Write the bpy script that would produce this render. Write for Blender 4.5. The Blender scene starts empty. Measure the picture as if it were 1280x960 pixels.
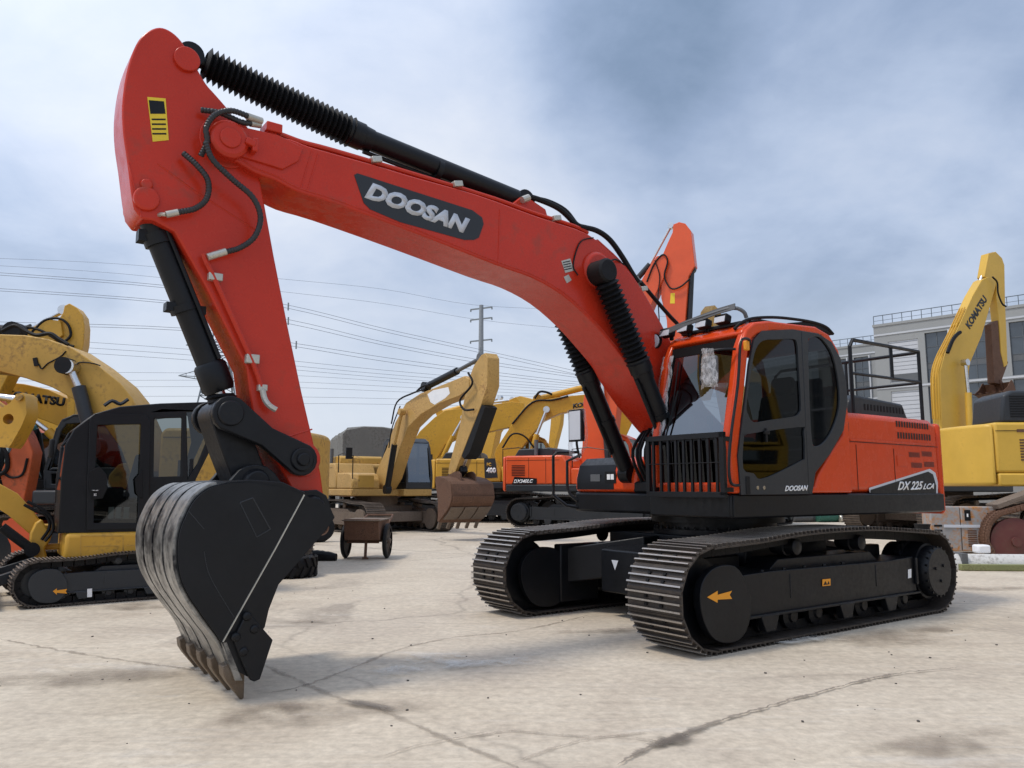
import bpy, bmesh, math, random
from math import sin, cos, tan, pi, radians, degrees, hypot, atan2, sqrt
from mathutils import Vector, Matrix, geometry
random.seed(7)
SC = bpy.context.scene
COL = SC.collection
PI = math.pi
# ---------------------------------------------------------------- camera
F_PX, CAM_H, PITCH = 975.3, 1.354, radians(7.53)
cam_d = bpy.data.cameras.new('camera'); cam = bpy.data.objects.new('camera', cam_d); COL.objects.link(cam)
cam_d.sensor_width = 36; cam_d.lens = 36*F_PX/1280; cam_d.clip_start = .05; cam_d.clip_end = 3000
cam.location = (0, 0, CAM_H); cam.rotation_euler = (PI/2+PITCH, radians(-.11), 0)
SC.camera = cam

def ray(px):                                    # direction of sight through a point of the 1280 x 960 photograph
    x = (px[0]-640)/F_PX; z = -(px[1]-480)/F_PX
    return Vector((x, cos(PITCH)-z*sin(PITCH), sin(PITCH)+z*cos(PITCH)))
def GZ(px, z=0.0):
    d = ray(px); t = (z-CAM_H)/d.z; return Vector((d.x*t, d.y*t, z))
def AT(px, Y):
    d = ray(px); t = Y/d.y; return Vector((d.x*t, Y, CAM_H+d.z*t))
class Frame:                                    # the upright frame of one machine: measures its profile in metres
    def __init__(s, x, y, yaw, z=0): s.c = Vector((x, y, z)); s.a = yaw
    def P(s, px, yl):                           # onto the machine's own plane y = yl  -> (x, z)
        d = ray(px); n = Vector((-sin(s.a), cos(s.a), 0)); o = Vector((0,0,CAM_H))
        t = (yl-(o-s.c).dot(n))/d.dot(n); p = o+t*d-s.c
        return (p.x*cos(s.a)+p.y*sin(s.a), p.z)
    def X(s, px, xl):                           # onto the plane x = xl -> (y, z)
        d = ray(px); n = Vector((cos(s.a), sin(s.a), 0)); o = Vector((0,0,CAM_H))
        t = (xl-(o-s.c).dot(n))/d.dot(n); p = o+t*d-s.c
        return (-p.x*sin(s.a)+p.y*cos(s.a), p.z)
    def PP(s, pts, yl): return [s.P(q, yl) for q in pts]

# ---------------------------------------------------------------- mesh helpers
def catmull(pts, n=6, closed=False):
    P = [Vector(p) for p in pts]; out = []
    m = len(P)
    rng = range(m) if closed else range(m-1)
    for i in rng:
        p0 = P[(i-1) % m] if (closed or i > 0) else P[0]*2-P[1]
        p1 = P[i]; p2 = P[(i+1) % m]
        p3 = P[(i+2) % m] if (closed or i+2 < m) else P[m-1]*2-P[m-2]
        for k in range(n):
            t = k/n
            out.append(.5*((2*p1)+(p2-p0)*t+(2*p0-5*p1+4*p2-p3)*t*t+(3*p1-p0-3*p2+p3)*t**3))
    if not closed: out.append(P[-1])
    return out
def basis(d):
    d = Vector(d).normalized(); u = Vector((0,0,1)) if abs(d.z) < .9 else Vector((1,0,0))
    a = d.cross(u).normalized(); return d, a, d.cross(a).normalized()
class MB:
    def __init__(s): s.v=[]; s.f=[]; s.m=[]
    def add(s, vs, fs, m=0):
        o = len(s.v); s.v += [tuple(v) for v in vs]; s.f += [tuple(i+o for i in f) for f in fs]; s.m += [m]*len(fs); return s
    def box(s, c, d, R=None, m=0, taper=1.0):
        c = Vector(c); vs=[]
        for k in (-1,1):
            for j in (-1,1):
                for i in (-1,1):
                    t = taper if k > 0 else 1
                    v = Vector((i*d[0]/2*t, j*d[1]/2*t, k*d[2]/2)); vs.append(c+(R@v if R else v))
        return s.add(vs, [(0,2,3,1),(4,5,7,6),(0,1,5,4),(2,6,7,3),(0,4,6,2),(1,3,7,5)], m)
    def box2(s, a, b, m=0):
        a=Vector(a); b=Vector(b); return s.box((a+b)/2, [abs(b[i]-a[i]) for i in range(3)], m=m)
    def bar(s, p0, p1, w, h, m=0, side=None):   # w across (side), h the other way
        p0=Vector(p0); p1=Vector(p1); d=(p1-p0); L=d.length; d.normalize()
        sd = Vector(side).normalized() if side else basis(d)[1]
        sd = (sd-d*sd.dot(d)).normalized(); up = d.cross(sd)
        R = Matrix((sd, up, d)).transposed()
        return s.box((p0+p1)/2, (w,h,L), R, m)
    def rev(s, p0, p1, prof, n=20, m=0, caps=True, phase=0):   # prof: (t along metres or 0..1, r)
        p0=Vector(p0); p1=Vector(p1); d,a,b = basis(p1-p0); vs=[]; fs=[]
        for (t,r) in prof:
            for k in range(n):
                th=2*PI*k/n+phase; vs.append(p0+(p1-p0)*t+(a*cos(th)+b*sin(th))*r)
        for i in range(len(prof)-1):
            for k in range(n):
                k2=(k+1)%n; fs.append((i*n+k, i*n+k2, (i+1)*n+k2, (i+1)*n+k))
        if caps:
            fs.append(tuple(range(n-1,-1,-1))); fs.append(tuple((len(prof)-1)*n+k for k in range(n)))
        return s.add(vs, fs, m)
    def cyl(s, p0, p1, r0, r1=None, n=20, m=0): return s.rev(p0, p1, [(0,r0),(1,r0 if r1 is None else r1)], n, m)
    def tube(s, pts, r, n=8, m=0, sm=6, ribs=0, closed=False):
        P = catmull(pts, sm) if sm else [Vector(p) for p in pts]
        if ribs:                                 # corrugated hose: resample finely
            Q=[P[0]]; 
            for i in range(1,len(P)):
                a=P[i-1]; b=P[i]; k=max(1,int((b-a).length/ribs+.5))
                for j in range(1,k+1): Q.append(a+(b-a)*j/k)
            P=Q
        d0,a,b = basis(P[1]-P[0]); vs=[]; fs=[]
        for i,p in enumerate(P):
            d=(P[min(i+1,len(P)-1)]-P[max(i-1,0)]).normalized()
            a=(a-d*a.dot(d)).normalized(); b=d.cross(a)
            rr = r*(1.0 if not ribs or i%2 else .82)
            for k in range(n):
                th=2*PI*k/n; vs.append(p+(a*cos(th)+b*sin(th))*rr)
        for i in range(len(P)-1):
            for k in range(n): k2=(k+1)%n; fs.append((i*n+k,i*n+k2,(i+1)*n+k2,(i+1)*n+k))
        fs.append(tuple(range(n-1,-1,-1))); fs.append(tuple((len(P)-1)*n+k for k in range(n)))
        return s.add(vs, fs, m)
    def prism(s, poly, a, b, axis='y', holes=(), m=0, T=None):   # polygon (2d) swept between two offsets
        loops=[list(poly)]+[list(h) for h in holes]
        def to3(q,h):
            v = {'y':(q[0],h,q[1]), 'z':(q[0],q[1],h), 'x':(h,q[0],q[1])}[axis]
            return T@Vector(v) if T else Vector(v)
        flat=[q for l in loops for q in l]
        n=len(flat)
        vs=[to3(q,a) for q in flat]+[to3(q,b) for q in flat]
        if holes: tris=geometry.tessellate_polygon([[Vector((q[0],q[1],0)) for q in l] for l in loops])
        else:
            tris=[tuple(range(n))]
        fs=[tuple(t) for t in tris]+[tuple(i+n for i in reversed(t)) for t in tris]
        o=0
        for l in loops:
            k=len(l)
            for i in range(k):
                j=(i+1)%k; fs.append((o+i,o+j,o+j+n,o+i+n))
            o+=k
        return s.add(vs,fs,m)
    def build(s, name, mats, parent=None, bevel=0, seg=2, ang=35, label=None):
        me = bpy.data.meshes.new(name); me.from_pydata(s.v, [], s.f)
        if not isinstance(mats,(list,tuple)): mats=[mats]
        for mt in mats: me.materials.append(mt)
        me.polygons.foreach_set('material_index', s.m)
        bm = bmesh.new(); bm.from_mesh(me); bmesh.ops.recalc_face_normals(bm, faces=bm.faces); bm.to_mesh(me); bm.free()
        me.polygons.foreach_set('use_smooth', [True]*len(me.polygons))
        me.set_sharp_from_angle(angle=radians(ang)); me.update()
        o = bpy.data.objects.new(name, me); COL.objects.link(o)
        if parent: o.parent = parent
        if bevel:
            md=o.modifiers.new('bevel','BEVEL'); md.width=bevel; md.segments=seg; md.limit_method='ANGLE'; md.angle_limit=radians(38)
            md.harden_normals=False
        if label: o['label']=label
        return o
def pieces(name, mats, parent, *fns, **k):         # one part for each drawing function
    r=[]
    for f in fns: m=MB(); f(m); r.append(m.build(name,mats,parent,**k))
    return r
def thing(name, label, cat, loc=(0,0,0), rz=0, group=None):
    o = bpy.data.objects.new(name, None); COL.objects.link(o); o.location=loc; o.rotation_euler=(0,0,rz)
    o.empty_display_size=.2; o['label']=label; o['category']=cat
    if group: o['group']=group
    return o
def tag(o, label=None, cat=None, group=None, kind=None):
    if label: o['label']=label
    if cat: o['category']=cat
    if group: o['group']=group
    if kind: o['kind']=kind
    return o
def lettering(body, name, mat, parent, bl, br, tl, shear=0, bold=0.0, space=1.0, ext=.0015):
    """words mapped on the parallelogram bottom-left, bottom-right, top-left (local 3D points)"""
    cu=bpy.data.curves.new('t','FONT'); cu.body=body; cu.shear=shear; cu.offset=bold; cu.space_character=space; cu.resolution_u=3
    to=bpy.data.objects.new('t',cu); COL.objects.link(to)
    dg=bpy.context.evaluated_depsgraph_get(); dg.update()
    me=bpy.data.meshes.new_from_object(to.evaluated_get(dg)); bpy.data.objects.remove(to); bpy.data.curves.remove(cu)
    xs=[v.co.x for v in me.vertices]; ys=[v.co.y for v in me.vertices]
    x0,x1,y0,y1=min(xs),max(xs),min(ys),max(ys)
    bl,br,tl=Vector(bl),Vector(br),Vector(tl); n=(br-bl).cross(tl-bl).normalized()
    for v in me.vertices:
        v.co = bl+(br-bl)*((v.co.x-x0)/(x1-x0))+(tl-bl)*((v.co.y-y0)/(y1-y0))+n*ext
    me.materials.clear(); me.materials.append(mat); me.name=name
    for p in me.polygons: p.material_index=0
    o=bpy.data.objects.new(name,me); COL.objects.link(o); o.parent=parent
    sd=o.modifiers.new('thick','SOLIDIFY'); sd.thickness=ext; sd.offset=-1
    return o

# ---------------------------------------------------------------- materials
def nt(name):  # new node material
    m=bpy.data.materials.new(name); m.use_nodes=True; t=m.node_tree
    b=t.nodes['Principled BSDF']; return m,t,b
def lk(t,a,b): t.links.new(a,b)
def noise(t, scale, detail=4, rough=.55, coord=None, vec=None, dist=0):
    n=t.nodes.new('ShaderNodeTexNoise'); n.inputs['Scale'].default_value=scale; n.inputs['Detail'].default_value=detail
    n.inputs['Roughness'].default_value=rough; n.inputs['Distortion'].default_value=dist
    if vec is not None: lk(t,vec,n.inputs['Vector'])
    return n
def ramp(t, fac, stops):
    r=t.nodes.new('ShaderNodeValToRGB'); lk(t,fac,r.inputs['Fac']); e=r.color_ramp.elements
    while len(e)<len(stops): e.new(.5)
    for i,(p,c) in enumerate(stops):
        e[i].position=p; e[i].color=(c,c,c,1) if isinstance(c,(int,float)) else (*c,1)
    return r
def mixc(t, fac, a, b, mode='MIX'):
    m=t.nodes.new('ShaderNodeMix'); m.data_type='RGBA'; m.blend_type=mode
    for i,v in ((0,fac),(6,a),(7,b)):
        s=m.inputs[i]
        if hasattr(v,'is_linked'): lk(t,v,s)
        elif isinstance(v,(int,float)): s.default_value=v if i==0 else (v,v,v,1)
        else: s.default_value=(*v,1)
    return m.outputs[2]
def surf(name, col, rough=.5, dirt=None, amt=.3, scale=3, metal=0, bump=.0, coat=0, var=.12, spec=.4, bscale=40):
    m,t,b=nt(name)
    tc=t.nodes.new('ShaderNodeTexCoord'); v=tc.outputs['Object']
    n1=noise(t,scale,6,.6,vec=v); n2=noise(t,scale*9,4,.6,vec=v)
    r1=ramp(t,n1.outputs['Fac'],[(.3,1-var),(.7,1+var)])
    c=mixc(t,1.0,col,r1.outputs['Color'],'MULTIPLY')
    if dirt:
        mm=t.nodes.new('ShaderNodeMath'); mm.operation='MULTIPLY'; lk(t,n1.outputs['Fac'],mm.inputs[0]); lk(t,n2.outputs['Fac'],mm.inputs[1])
        lo=.36-.22*amt
        r2=ramp(t,mm.outputs[0],[(lo,0),(lo+.14,min(1,amt*1.6))])
        c=mixc(t,r2.outputs['Color'],c,dirt)
    lk(t,c,b.inputs['Base Color'])
    rr=ramp(t,n2.outputs['Fac'],[(.3,max(0,rough-.08)),(.7,min(1,rough+.1))]); lk(t,rr.outputs['Color'],b.inputs['Roughness'])
    b.inputs['Metallic'].default_value=metal; b.inputs['Coat Weight'].default_value=coat; b.inputs['Coat Roughness'].default_value=.12
    b.inputs['Specular IOR Level'].default_value=spec
    if bump:
        bp=t.nodes.new('ShaderNodeBump'); bp.inputs['Strength'].default_value=bump; bp.inputs['Distance'].default_value=.01
        n3=noise(t,bscale,4,.6,vec=v); lk(t,n3.outputs['Fac'],bp.inputs['Height']); lk(t,bp.outputs[0],b.inputs['Normal'])
    return m
def glass(name, tint=(.35,.38,.38), refl=.10):
    m,t,b=nt(name); t.nodes.remove(b)
    o=t.nodes['Material Output']; tr=t.nodes.new('ShaderNodeBsdfTransparent'); tr.inputs[0].default_value=(*tint,1)
    g=t.nodes.new('ShaderNodeBsdfGlossy'); g.inputs['Roughness'].default_value=.03; g.inputs[0].default_value=(.9,.95,1,1)
    lw=t.nodes.new('ShaderNodeLayerWeight'); lw.inputs[0].default_value=.5
    pw=t.nodes.new('ShaderNodeMath'); pw.operation='POWER'; pw.inputs[1].default_value=5; lk(t,lw.outputs['Facing'],pw.inputs[0])
    ad=t.nodes.new('ShaderNodeMath'); ad.operation='MULTIPLY_ADD'; ad.inputs[1].default_value=.9; ad.inputs[2].default_value=refl; lk(t,pw.outputs[0],ad.inputs[0])
    mx=t.nodes.new('ShaderNodeMixShader'); lk(t,ad.outputs[0],mx.inputs[0]); lk(t,tr.outputs[0],mx.inputs[1]); lk(t,g.outputs[0],mx.inputs[2]); lk(t,mx.outputs[0],o.inputs[0])
    return m
M=dict(
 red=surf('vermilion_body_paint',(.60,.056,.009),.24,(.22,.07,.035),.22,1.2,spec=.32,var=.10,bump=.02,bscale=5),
 redb=surf('darker_boom_red',(.50,.032,.013),.26,(.20,.06,.04),.28,1.0,spec=.32,var=.12,bump=.02,bscale=5),  # boom red, set darker and redder than the body red
 black=surf('black_paint',(.0055,.0062,.008),.40,(.035,.031,.027),.12,3,spec=.28,var=.3,bump=.04,bscale=12),
 blackrub=surf('black_rubber',(.006,.006,.007),.6,(.05,.045,.04),.1,6,bump=.2,spec=.25),
 dark=surf('charcoal_paint',(.022,.025,.029),.42,(.08,.07,.06),.12,2,var=.08),
 grey=surf('mid_grey_paint',(.10,.105,.11),.5,(.06,.05,.04),.3,4),
 trackm=surf('track_iron',(.065,.055,.048),.5,(.10,.075,.055),.45,8,metal=.4,bump=.4),
 worn=surf('worn_grouser_steel',(.42,.39,.36),.38,(.10,.08,.07),.35,10,metal=.7,bump=.2),
 steel=surf('bright_steel',(.6,.6,.6),.25,(.2,.18,.15),.2,6,metal=1),
 zinc=surf('zinc_fitting',(.5,.48,.42),.4,(.2,.16,.1),.3,10,metal=.6),
 silver=surf('silver_print',(.52,.54,.58),.4,var=.03),
 white=surf('white_print',(.78,.78,.78),.45,var=.03),
 orangemark=surf('amber_print',(.75,.30,.02),.45,var=.05),
 yellowmark=surf('yellow_print',(.78,.55,.03),.45,var=.05),
 glass=glass('cab_glass',(.15,.165,.17),.20), tint=glass('tinted_cab_glass',(.035,.038,.036),.03),
 seat=surf('seat_cloth',(.03,.03,.033),.8), inter=surf('cab_lining',(.06,.06,.065),.7), interl=surf('cab_console',(.20,.21,.22),.6),
)
# ================================================================= shared: crawler track
def track_path(L=1.86, zb=.03, r=.415, top=None, n_arc=14):
    pts=[]
    zc=zb+r
    for k in range(15): pts.append(Vector((-L+2*L*k/14, 0, zb)))
    for k in range(1,n_arc): a=-PI/2+PI*k/n_arc; pts.append(Vector((L+r*cos(a),0,zc+r*sin(a))))
    tp=[(L,zb+2*r)]+(top or [(L*.66,.885),(L*.34,.925),(.05,.94),(-.33*L,.935),(-L*.68,.90)])+[(-L,zb+2*r)]
    pts+= [Vector((p.x,0,p.y)) for p in catmull([Vector((x,z)) for x,z in tp],5)]
    for k in range(1,n_arc): a=PI/2+PI*k/n_arc; pts.append(Vector((-L+r*cos(a),0,zc+r*sin(a))))
    return pts
def resample(pts, pitch):
    P=pts+[pts[0]]; tot=sum((P[i+1]-P[i]).length for i in range(len(P)-1)); n=round(tot/pitch); st=tot/n
    out=[]; acc=0; nxt=0
    for i in range(len(P)-1):
        l=(P[i+1]-P[i]).length
        while nxt<=acc+l-1e-9 and len(out)<n:
            out.append(P[i]+(P[i+1]-P[i])*((nxt-acc)/l)); nxt+=st
        acc+=l
    return out, st
def make_belt(parent, yc, w, path, pitch=.19, mats=None, grousers=3, gh=.028, detail=True, name='track_belt'):
    mats=mats or [M['trackm'],M['worn'],M['blackrub']]
    pts,st=resample(path,pitch); mb=MB(); n=len(pts)
    for i,p in enumerate(pts):
        a=pts[(i-1)%n]; b=pts[(i+1)%n]
        t=(b-a).normalized(); nn=Vector((t.z,0,-t.x))      # outward
        R=Matrix((t,Vector((0,1,0)),nn)).transposed()
        c=Vector((p.x,yc,p.z))
        mb.box(c-nn*.007,(st*1.0,w,.014),R,0)
        mb.bar(c+t*(st*.46)-nn*.005+Vector((0,-w/2,0)), c+t*(st*.46)-nn*.005+Vector((0,w/2,0)), .022,.022,0,side=t)
        for g in range(grousers):
            o=(g-(grousers-1)/2)*st/grousers
            mb.bar(c+t*o+nn*gh/2+Vector((0,-w/2,0)), c+t*o+nn*gh/2+Vector((0,w/2,0)), .014, gh,0,side=t)
            mb.bar(c+t*o+nn*(gh-.001)+Vector((0,-w/2,0)), c+t*o+nn*(gh-.001)+Vector((0,w/2,0)), .014, .006,1,side=t)
        if detail:
            for s in (-1,1):
                mb.box(c-nn*.06+Vector((0,s*.085,0)),(st*.98,.035,.085),R,2)
                for q in (-1,1): mb.box(c+nn*.006+t*q*st*.17+Vector((0,s*.085,0)),(.022,.03,.016),R,2)
            mb.cyl(c+t*st*.5-nn*.06+Vector((0,-.1,0)),c+t*st*.5-nn*.06+Vector((0,.1,0)),.03,n=8,m=2)
        else:
            mb.box(c-nn*.05+Vector((0,0,0)),(st*.9,.2,.07),R,2)
    return mb.build(name, mats, parent)
def running_gear(parent, ys, sgn, L=1.86, r=.415, zb=.03, mt=None, S=1.0, dec=None):
    """idler, sprocket, rollers and frame as sub-parts of the belt. ys = belt centre, sgn = outer side"""
    mt=mt or M['black']; zc=zb+r; w=.2*S
    o=ys+sgn*.30*S; i=ys-sgn*.28*S
    def cy(name,x,z,rr,a,b,mat=mt,n=24,prof=None):
        return MB().rev((x,a,z),(x,b,z),prof or [(0,rr*.92),(.15,rr),(.85,rr),(1,rr*.92)],n).build(name,mat,parent)
    m=MB().rev((L,ys-w/2,zc),(L,ys+w/2,zc),[(0,r-.14*S),(.02,r-.09*S),(.3,r-.09*S),(.35,r-.06*S),(.65,r-.06*S),(.7,r-.09*S),(.98,r-.09*S),(1,r-.14*S)],28)
    m.cyl((L,ys-w*1.1,zc),(L,ys+w*1.1,zc),.1*S,n=16); m.build('idler',mt,parent)
    m=MB(); nt_=21
    poly=[]
    for k in range(nt_*4):
        rr=(r-.05*S) if k%4 in (0,1) else (r-.10*S); a=2*PI*k/(nt_*4); poly.append((-L+rr*cos(a),zc+rr*sin(a)))
    m.prism(poly,ys-.03*S,ys+.03*S); m.build('sprocket',mt,parent)
    m=MB(); m.rev((-L,ys-sgn*.2*S,zc),(-L,o+sgn*.02*S,zc),[(0,.30*S),(.75,.30*S),(.76,.275*S),(.93,.275*S),(1,.25*S)],36)
    for k in range(20): a=2*PI*k/20; m.cyl((-L+.262*S*cos(a),o-.02*sgn*S,zc+.262*S*sin(a)),(-L+.262*S*cos(a),o+.012*sgn*S,zc+.262*S*sin(a)),.014*S,n=6)
    for k in range(3): a=2*PI*k/3+.4; m.cyl((-L+.1*S*cos(a),o,zc+.1*S*sin(a)),(-L+.1*S*cos(a),o+.035*sgn*S,zc+.1*S*sin(a)),.018*S,n=6)
    m.build('final_drive',mt,parent)
    nr=8; x0=-L+.52*S; x1=L-.42*S
    for k in range(nr):
        x=x0+(x1-x0)*k/(nr-1)
        MB().rev((x,ys-.19*S,zb+.155*S),(x,ys+.19*S,zb+.155*S),[(0,.05*S),(.06,.06*S),(.1,.115*S),(.28,.115*S),(.3,.085*S),(.7,.085*S),(.72,.115*S),(.9,.115*S),(.94,.06*S),(1,.05*S)],16).build('track_roller',mt,parent)
    for x in (.27*L,-.33*L):
        MB().rev((x,ys-.12*S,.80*S),(x,ys+sgn*.0+.17*S*sgn,.80*S),[(0,.06*S),(.05,.075*S),(.3,.075*S),(.32,.095*S),(.6,.095*S),(.62,.075*S),(.95,.075*S),(1,.05*S)],16).build('carrier_roller',mt,parent)
    # frame
    m=MB(); yo=ys+sgn*.235*S; yi=ys-sgn*.22*S; a,b=min(yo,yi),max(yo,yi)
    sec=[(L-.28*S,.60*S),(L*.55,.615*S),(-L*.50,.60*S),(-L+.40*S,.62*S),(-L+.36*S,.26*S),(-L*.5,.225*S),(L*.45,.225*S),(L-.12*S,.225*S),(L-.10*S,.60*S)]
    m.prism(sec,a,b); m.prism([(L*.5,.60*S),(L*.42,.70*S),(-L*.42,.70*S),(-L*.5,.60*S)],a+.05*S,b-.10*S)
    m.box2((L*.40,yo-.01,.36*S),(L*.40+.012,yo+sgn*.006*S,.58*S)); m.box2((-L*.38,yo-.01,.36*S),(-L*.38+.012,yo+sgn*.006*S,.58*S))
    m.box2((-L+.34*S,yo-sgn*.02,.235*S),(L-.2*S,yo+sgn*.035*S,.26*S))
    gp=[(v.x*S+L,v.y*S) for v in catmull([Vector((x,z,0)) for x,z in ((-.34,.66),(-.16,.71),(.02,.68),(.14,.58),(.17,.44),(.13,.28),(.04,.15),(-.10,.085),(-.30,.085),(-.44,.20),(-.48,.42))],3,closed=True)]
    m.prism(gp,yo-sgn*.03*S,yo+sgn*.045*S)
    m.prism(gp,yi-.03*S,yi+.03*S)
    for x in (L-.75*S,-.1*S,-L+.95*S):
        m.prism([(x-.13*S,.25*S),(x+.13*S,.25*S),(x+.07*S,.11*S),(x-.07*S,.11*S)],yo-.03*sgn,yo+.04*sgn*S)
    for k in range(6): m.cyl((L-.45*S-.32*k*S,yo-sgn*.05,.59*S),(L-.45*S-.32*k*S,yo-sgn*.05,.63*S),.02*S,n=6)
    m.box2((-L+.36*S,yo,.33*S),(-L+.40*S,yo+sgn*.03*S,.61*S))
    return m.build('track_frame',mt,parent,bevel=.012*S)
# ================================================================= the main machine
YAW=radians(216.1); FR=Frame(2.296,8.871,YAW)
EX=thing('crawler_excavator','large orange-red crawler excavator in front with black bucket lowered to the concrete','excavator',(2.296,8.871,0),YAW)
red,black,dark=M['red'],M['black'],M['dark']
YT=1.195
path=track_path()
for s in (1,-1):
    b=make_belt(EX,s*YT,.6,path)
    fr=running_gear(b,s*YT,s)
    if s==1: FRAME=fr; BELT=b
yo=YT+.235+.003
def mark(pts_px, y, mat, name, parent, th=.003):
    q=FR.PP(pts_px,y); return MB().prism(q,y,y+th).build(name,mat,parent)
mark([(884,746),(897,738),(897,743),(915,738),(912,743),(915,748),(897,749),(897,753)],YT+.235+.047,M['orangemark'],'arrow_decal',BELT)
mark([(923,739),(929,738),(929,752),(923,753)],YT+.240,M['white'],'hole_decal',BELT)
mark([(1135,711),(1139,710),(1139,721),(1135,722)],YT+.240,M['white'],'hole_decal',BELT)
mark([(1028,723.5),(1038,722.5),(1038,731),(1028,732)],YT+.240,M['orangemark'],'warning_decal',BELT)
mark([(1029.5,730.5),(1032,725.5),(1034,730)],YT+.244,M['black'],'decal_symbol',BELT,.002); mark([(1034,730),(1036,725.5),(1037,729.5)],YT+.244,M['black'],'decal_symbol',BELT,.002)
q=FR.P((926,745.5),YT+.243)
for dz in (-.018,.018):
    MB().rev((q[0],YT+.242,q[1]+dz),(q[0],YT+.247,q[1]+dz),[(0,.014),(1,.014)],12).build('hole_symbol',M['black'],BELT)
# centre carriage
m=MB()
m.prism([(-.62,-.95),(-.62,.95),(.75,.95),(.75,-.95)],.42,.86,'z')
for sx,x in ((1,.95),(-1,-.95)):
    for sy in (1,-1):
        m.add([(x*.35,sy*.25,.46),(x*.35,sy*.25,.84),(x*1.25-.16*sx,sy*1.0,.30),(x*1.25-.16*sx,sy*1.0,.68),
               (x*.95+.1*sx,sy*.15,.46),(x*.95+.1*sx,sy*.15,.84),(x*1.25+.26*sx,sy*1.0,.30),(x*1.25+.26*sx,sy*1.0,.68)],
              [(0,1,3,2),(4,6,7,5),(1,5,7,3),(0,2,6,4),(0,4,5,1),(2,3,7,6)])
        m.box((x*1.3,sy*.98,.42),(.55,.12,.62))
m.prism([(.72,.30),(1.30,.26),(1.30,.70),(.72,.80)],-.5,.5)
CAR=m.build('centre_carriage',black,EX,bevel=.015)
m=MB(); m.rev((0,0,.84),(0,0,1.075),[(0,.70),(.3,.70),(.31,.64),(.6,.64),(.61,.72),(1,.72)],48)
for k in range(36): a=2*PI*k/36; m.cyl((.68*cos(a),.68*sin(a),.91),(.68*cos(a),.68*sin(a),.94),.016,n=6)
m.build('slewing_ring',black,EX)
q=FR.X((769,705),1.302)
MB().prism([(q[0]-.05,q[1]+.04),(q[0]+.05,q[1]+.04),(q[0],q[1]-.06)],1.302,1.305,'x').build('triangle_decal',M['silver'],CAR)
# deck
m=MB()
m.prism([(1.38,1.30),(1.38,.30),(1.0,.28),(1.0,-1.27),(-2.3,-1.27),(-2.5,-1.0),(-2.5,1.0),(-2.5,1.30)],1.075,1.30,'z')
m.build('deck_frame',black,EX,bevel=.03,seg=3)
m=MB()
for (a,b) in (((1.30,1.318),(-2.44,1.318)),):
    m.box2((1.36,1.300,1.09),(-2.50,1.312,1.285))
m.box2((1.362,.32,1.09),(1.388,1.28,1.285))
m.build('deck_skirt',black,EX,bevel=.006)
# engine housing (left side panels + body)
SIDE=[(1017,617),(1014,606),(1019,590),(1037,567),(1052,540),(1057,515),(1110,518),(1158,523),(1168,526),(1172,570),(1172,613)]
sp=FR.PP(SIDE,1.27)
x_r=min(p[0] for p in sp)
side=[(.17,1.302),(.12,1.45),(.0,1.60),(-.28,1.84),(-.46,2.02),(-.55,2.15),(-1.4,2.155),(-2.35,2.155),(-2.50,2.10),(-2.50,1.302)]
m=MB(); m.prism(side,.9,1.285)
m.prism([(-.6,1.302),(-.6,2.15),(-2.50,2.15),(-2.50,1.302)],-1.27,.9)
HOUSE=m.build('engine_housing',red,EX,bevel=.07,seg=4)
m=MB()   # seams of the doors
for px in ((1070,555,612),(1117,560,613)):
    a=FR.P((px[0],px[1]),1.289); b=FR.P((px[0],px[2]),1.289); m.bar((a[0],1.2875,a[1]),(a[0],1.2875,b[1]),.006,.004,side=(1,0,0))
a=FR.P((1062,551),1.289); b=FR.P((1172,558),1.289); m.bar((a[0],1.2875,a[1]),(b[0],1.2875,a[1]),.006,.006,side=(0,0,1))
m.build('door_seam',black,HOUSE)
m=MB()
a=FR.P((1062,549),1.289)
m.box2((-.6,1.286,a[1]-.01),(-2.4,1.296,a[1]+.012)); m.build('pressed_crease',red,HOUSE,bevel=.004)
def slots(rows, x0px, x1px, y0px, y1px, n, lean=0, mat=black, name='vent', vertical=True):
    m=MB(); a=FR.P((x0px,y0px),1.289); b=FR.P((x1px,y1px),1.289)
    for k in range(n):
        if vertical:
            x=a[0]+(b[0]-a[0])*(k+.5)/n; w=abs(b[0]-a[0])/n*.28
            m.prism([(x-w-lean,a[1]),(x+w-lean,a[1]),(x+w+lean,b[1]),(x-w+lean,b[1])],1.2865,1.2885)
        else:
            z=a[1]+(b[1]-a[1])*(k+.5)/n; h=abs(b[1]-a[1])/n*.25
            m.box2((a[0],1.2865,z-h),(b[0],1.2885,z+h))
    return m.build(name,mat,HOUSE)
slots(1,1119,1161,525,536,13); slots(1,1121,1164,539,550,13)
slots(1,1136,1150,564,571,5,vertical=False); slots(1,1152,1165,563,570,5,vertical=False)
slots(1,1139,1153,577,584,5,vertical=False); slots(1,1155,1168,576,583,5,vertical=False)
m=MB(); a=FR.P((1121,568),1.289); b=FR.P((1133,582),1.289); m.box2((a[0],1.286,a[1]),(b[0],1.292,b[1])); m.build('filler_flap',red,HOUSE,bevel=.006)
m=MB(); a=FR.P((1059,531),1.289); m.box2((a[0]-.02,1.286,a[1]-.06),(a[0]+.02,1.294,a[1]+.04)); m.build('door_latch',black,HOUSE,bevel=.006)
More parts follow.
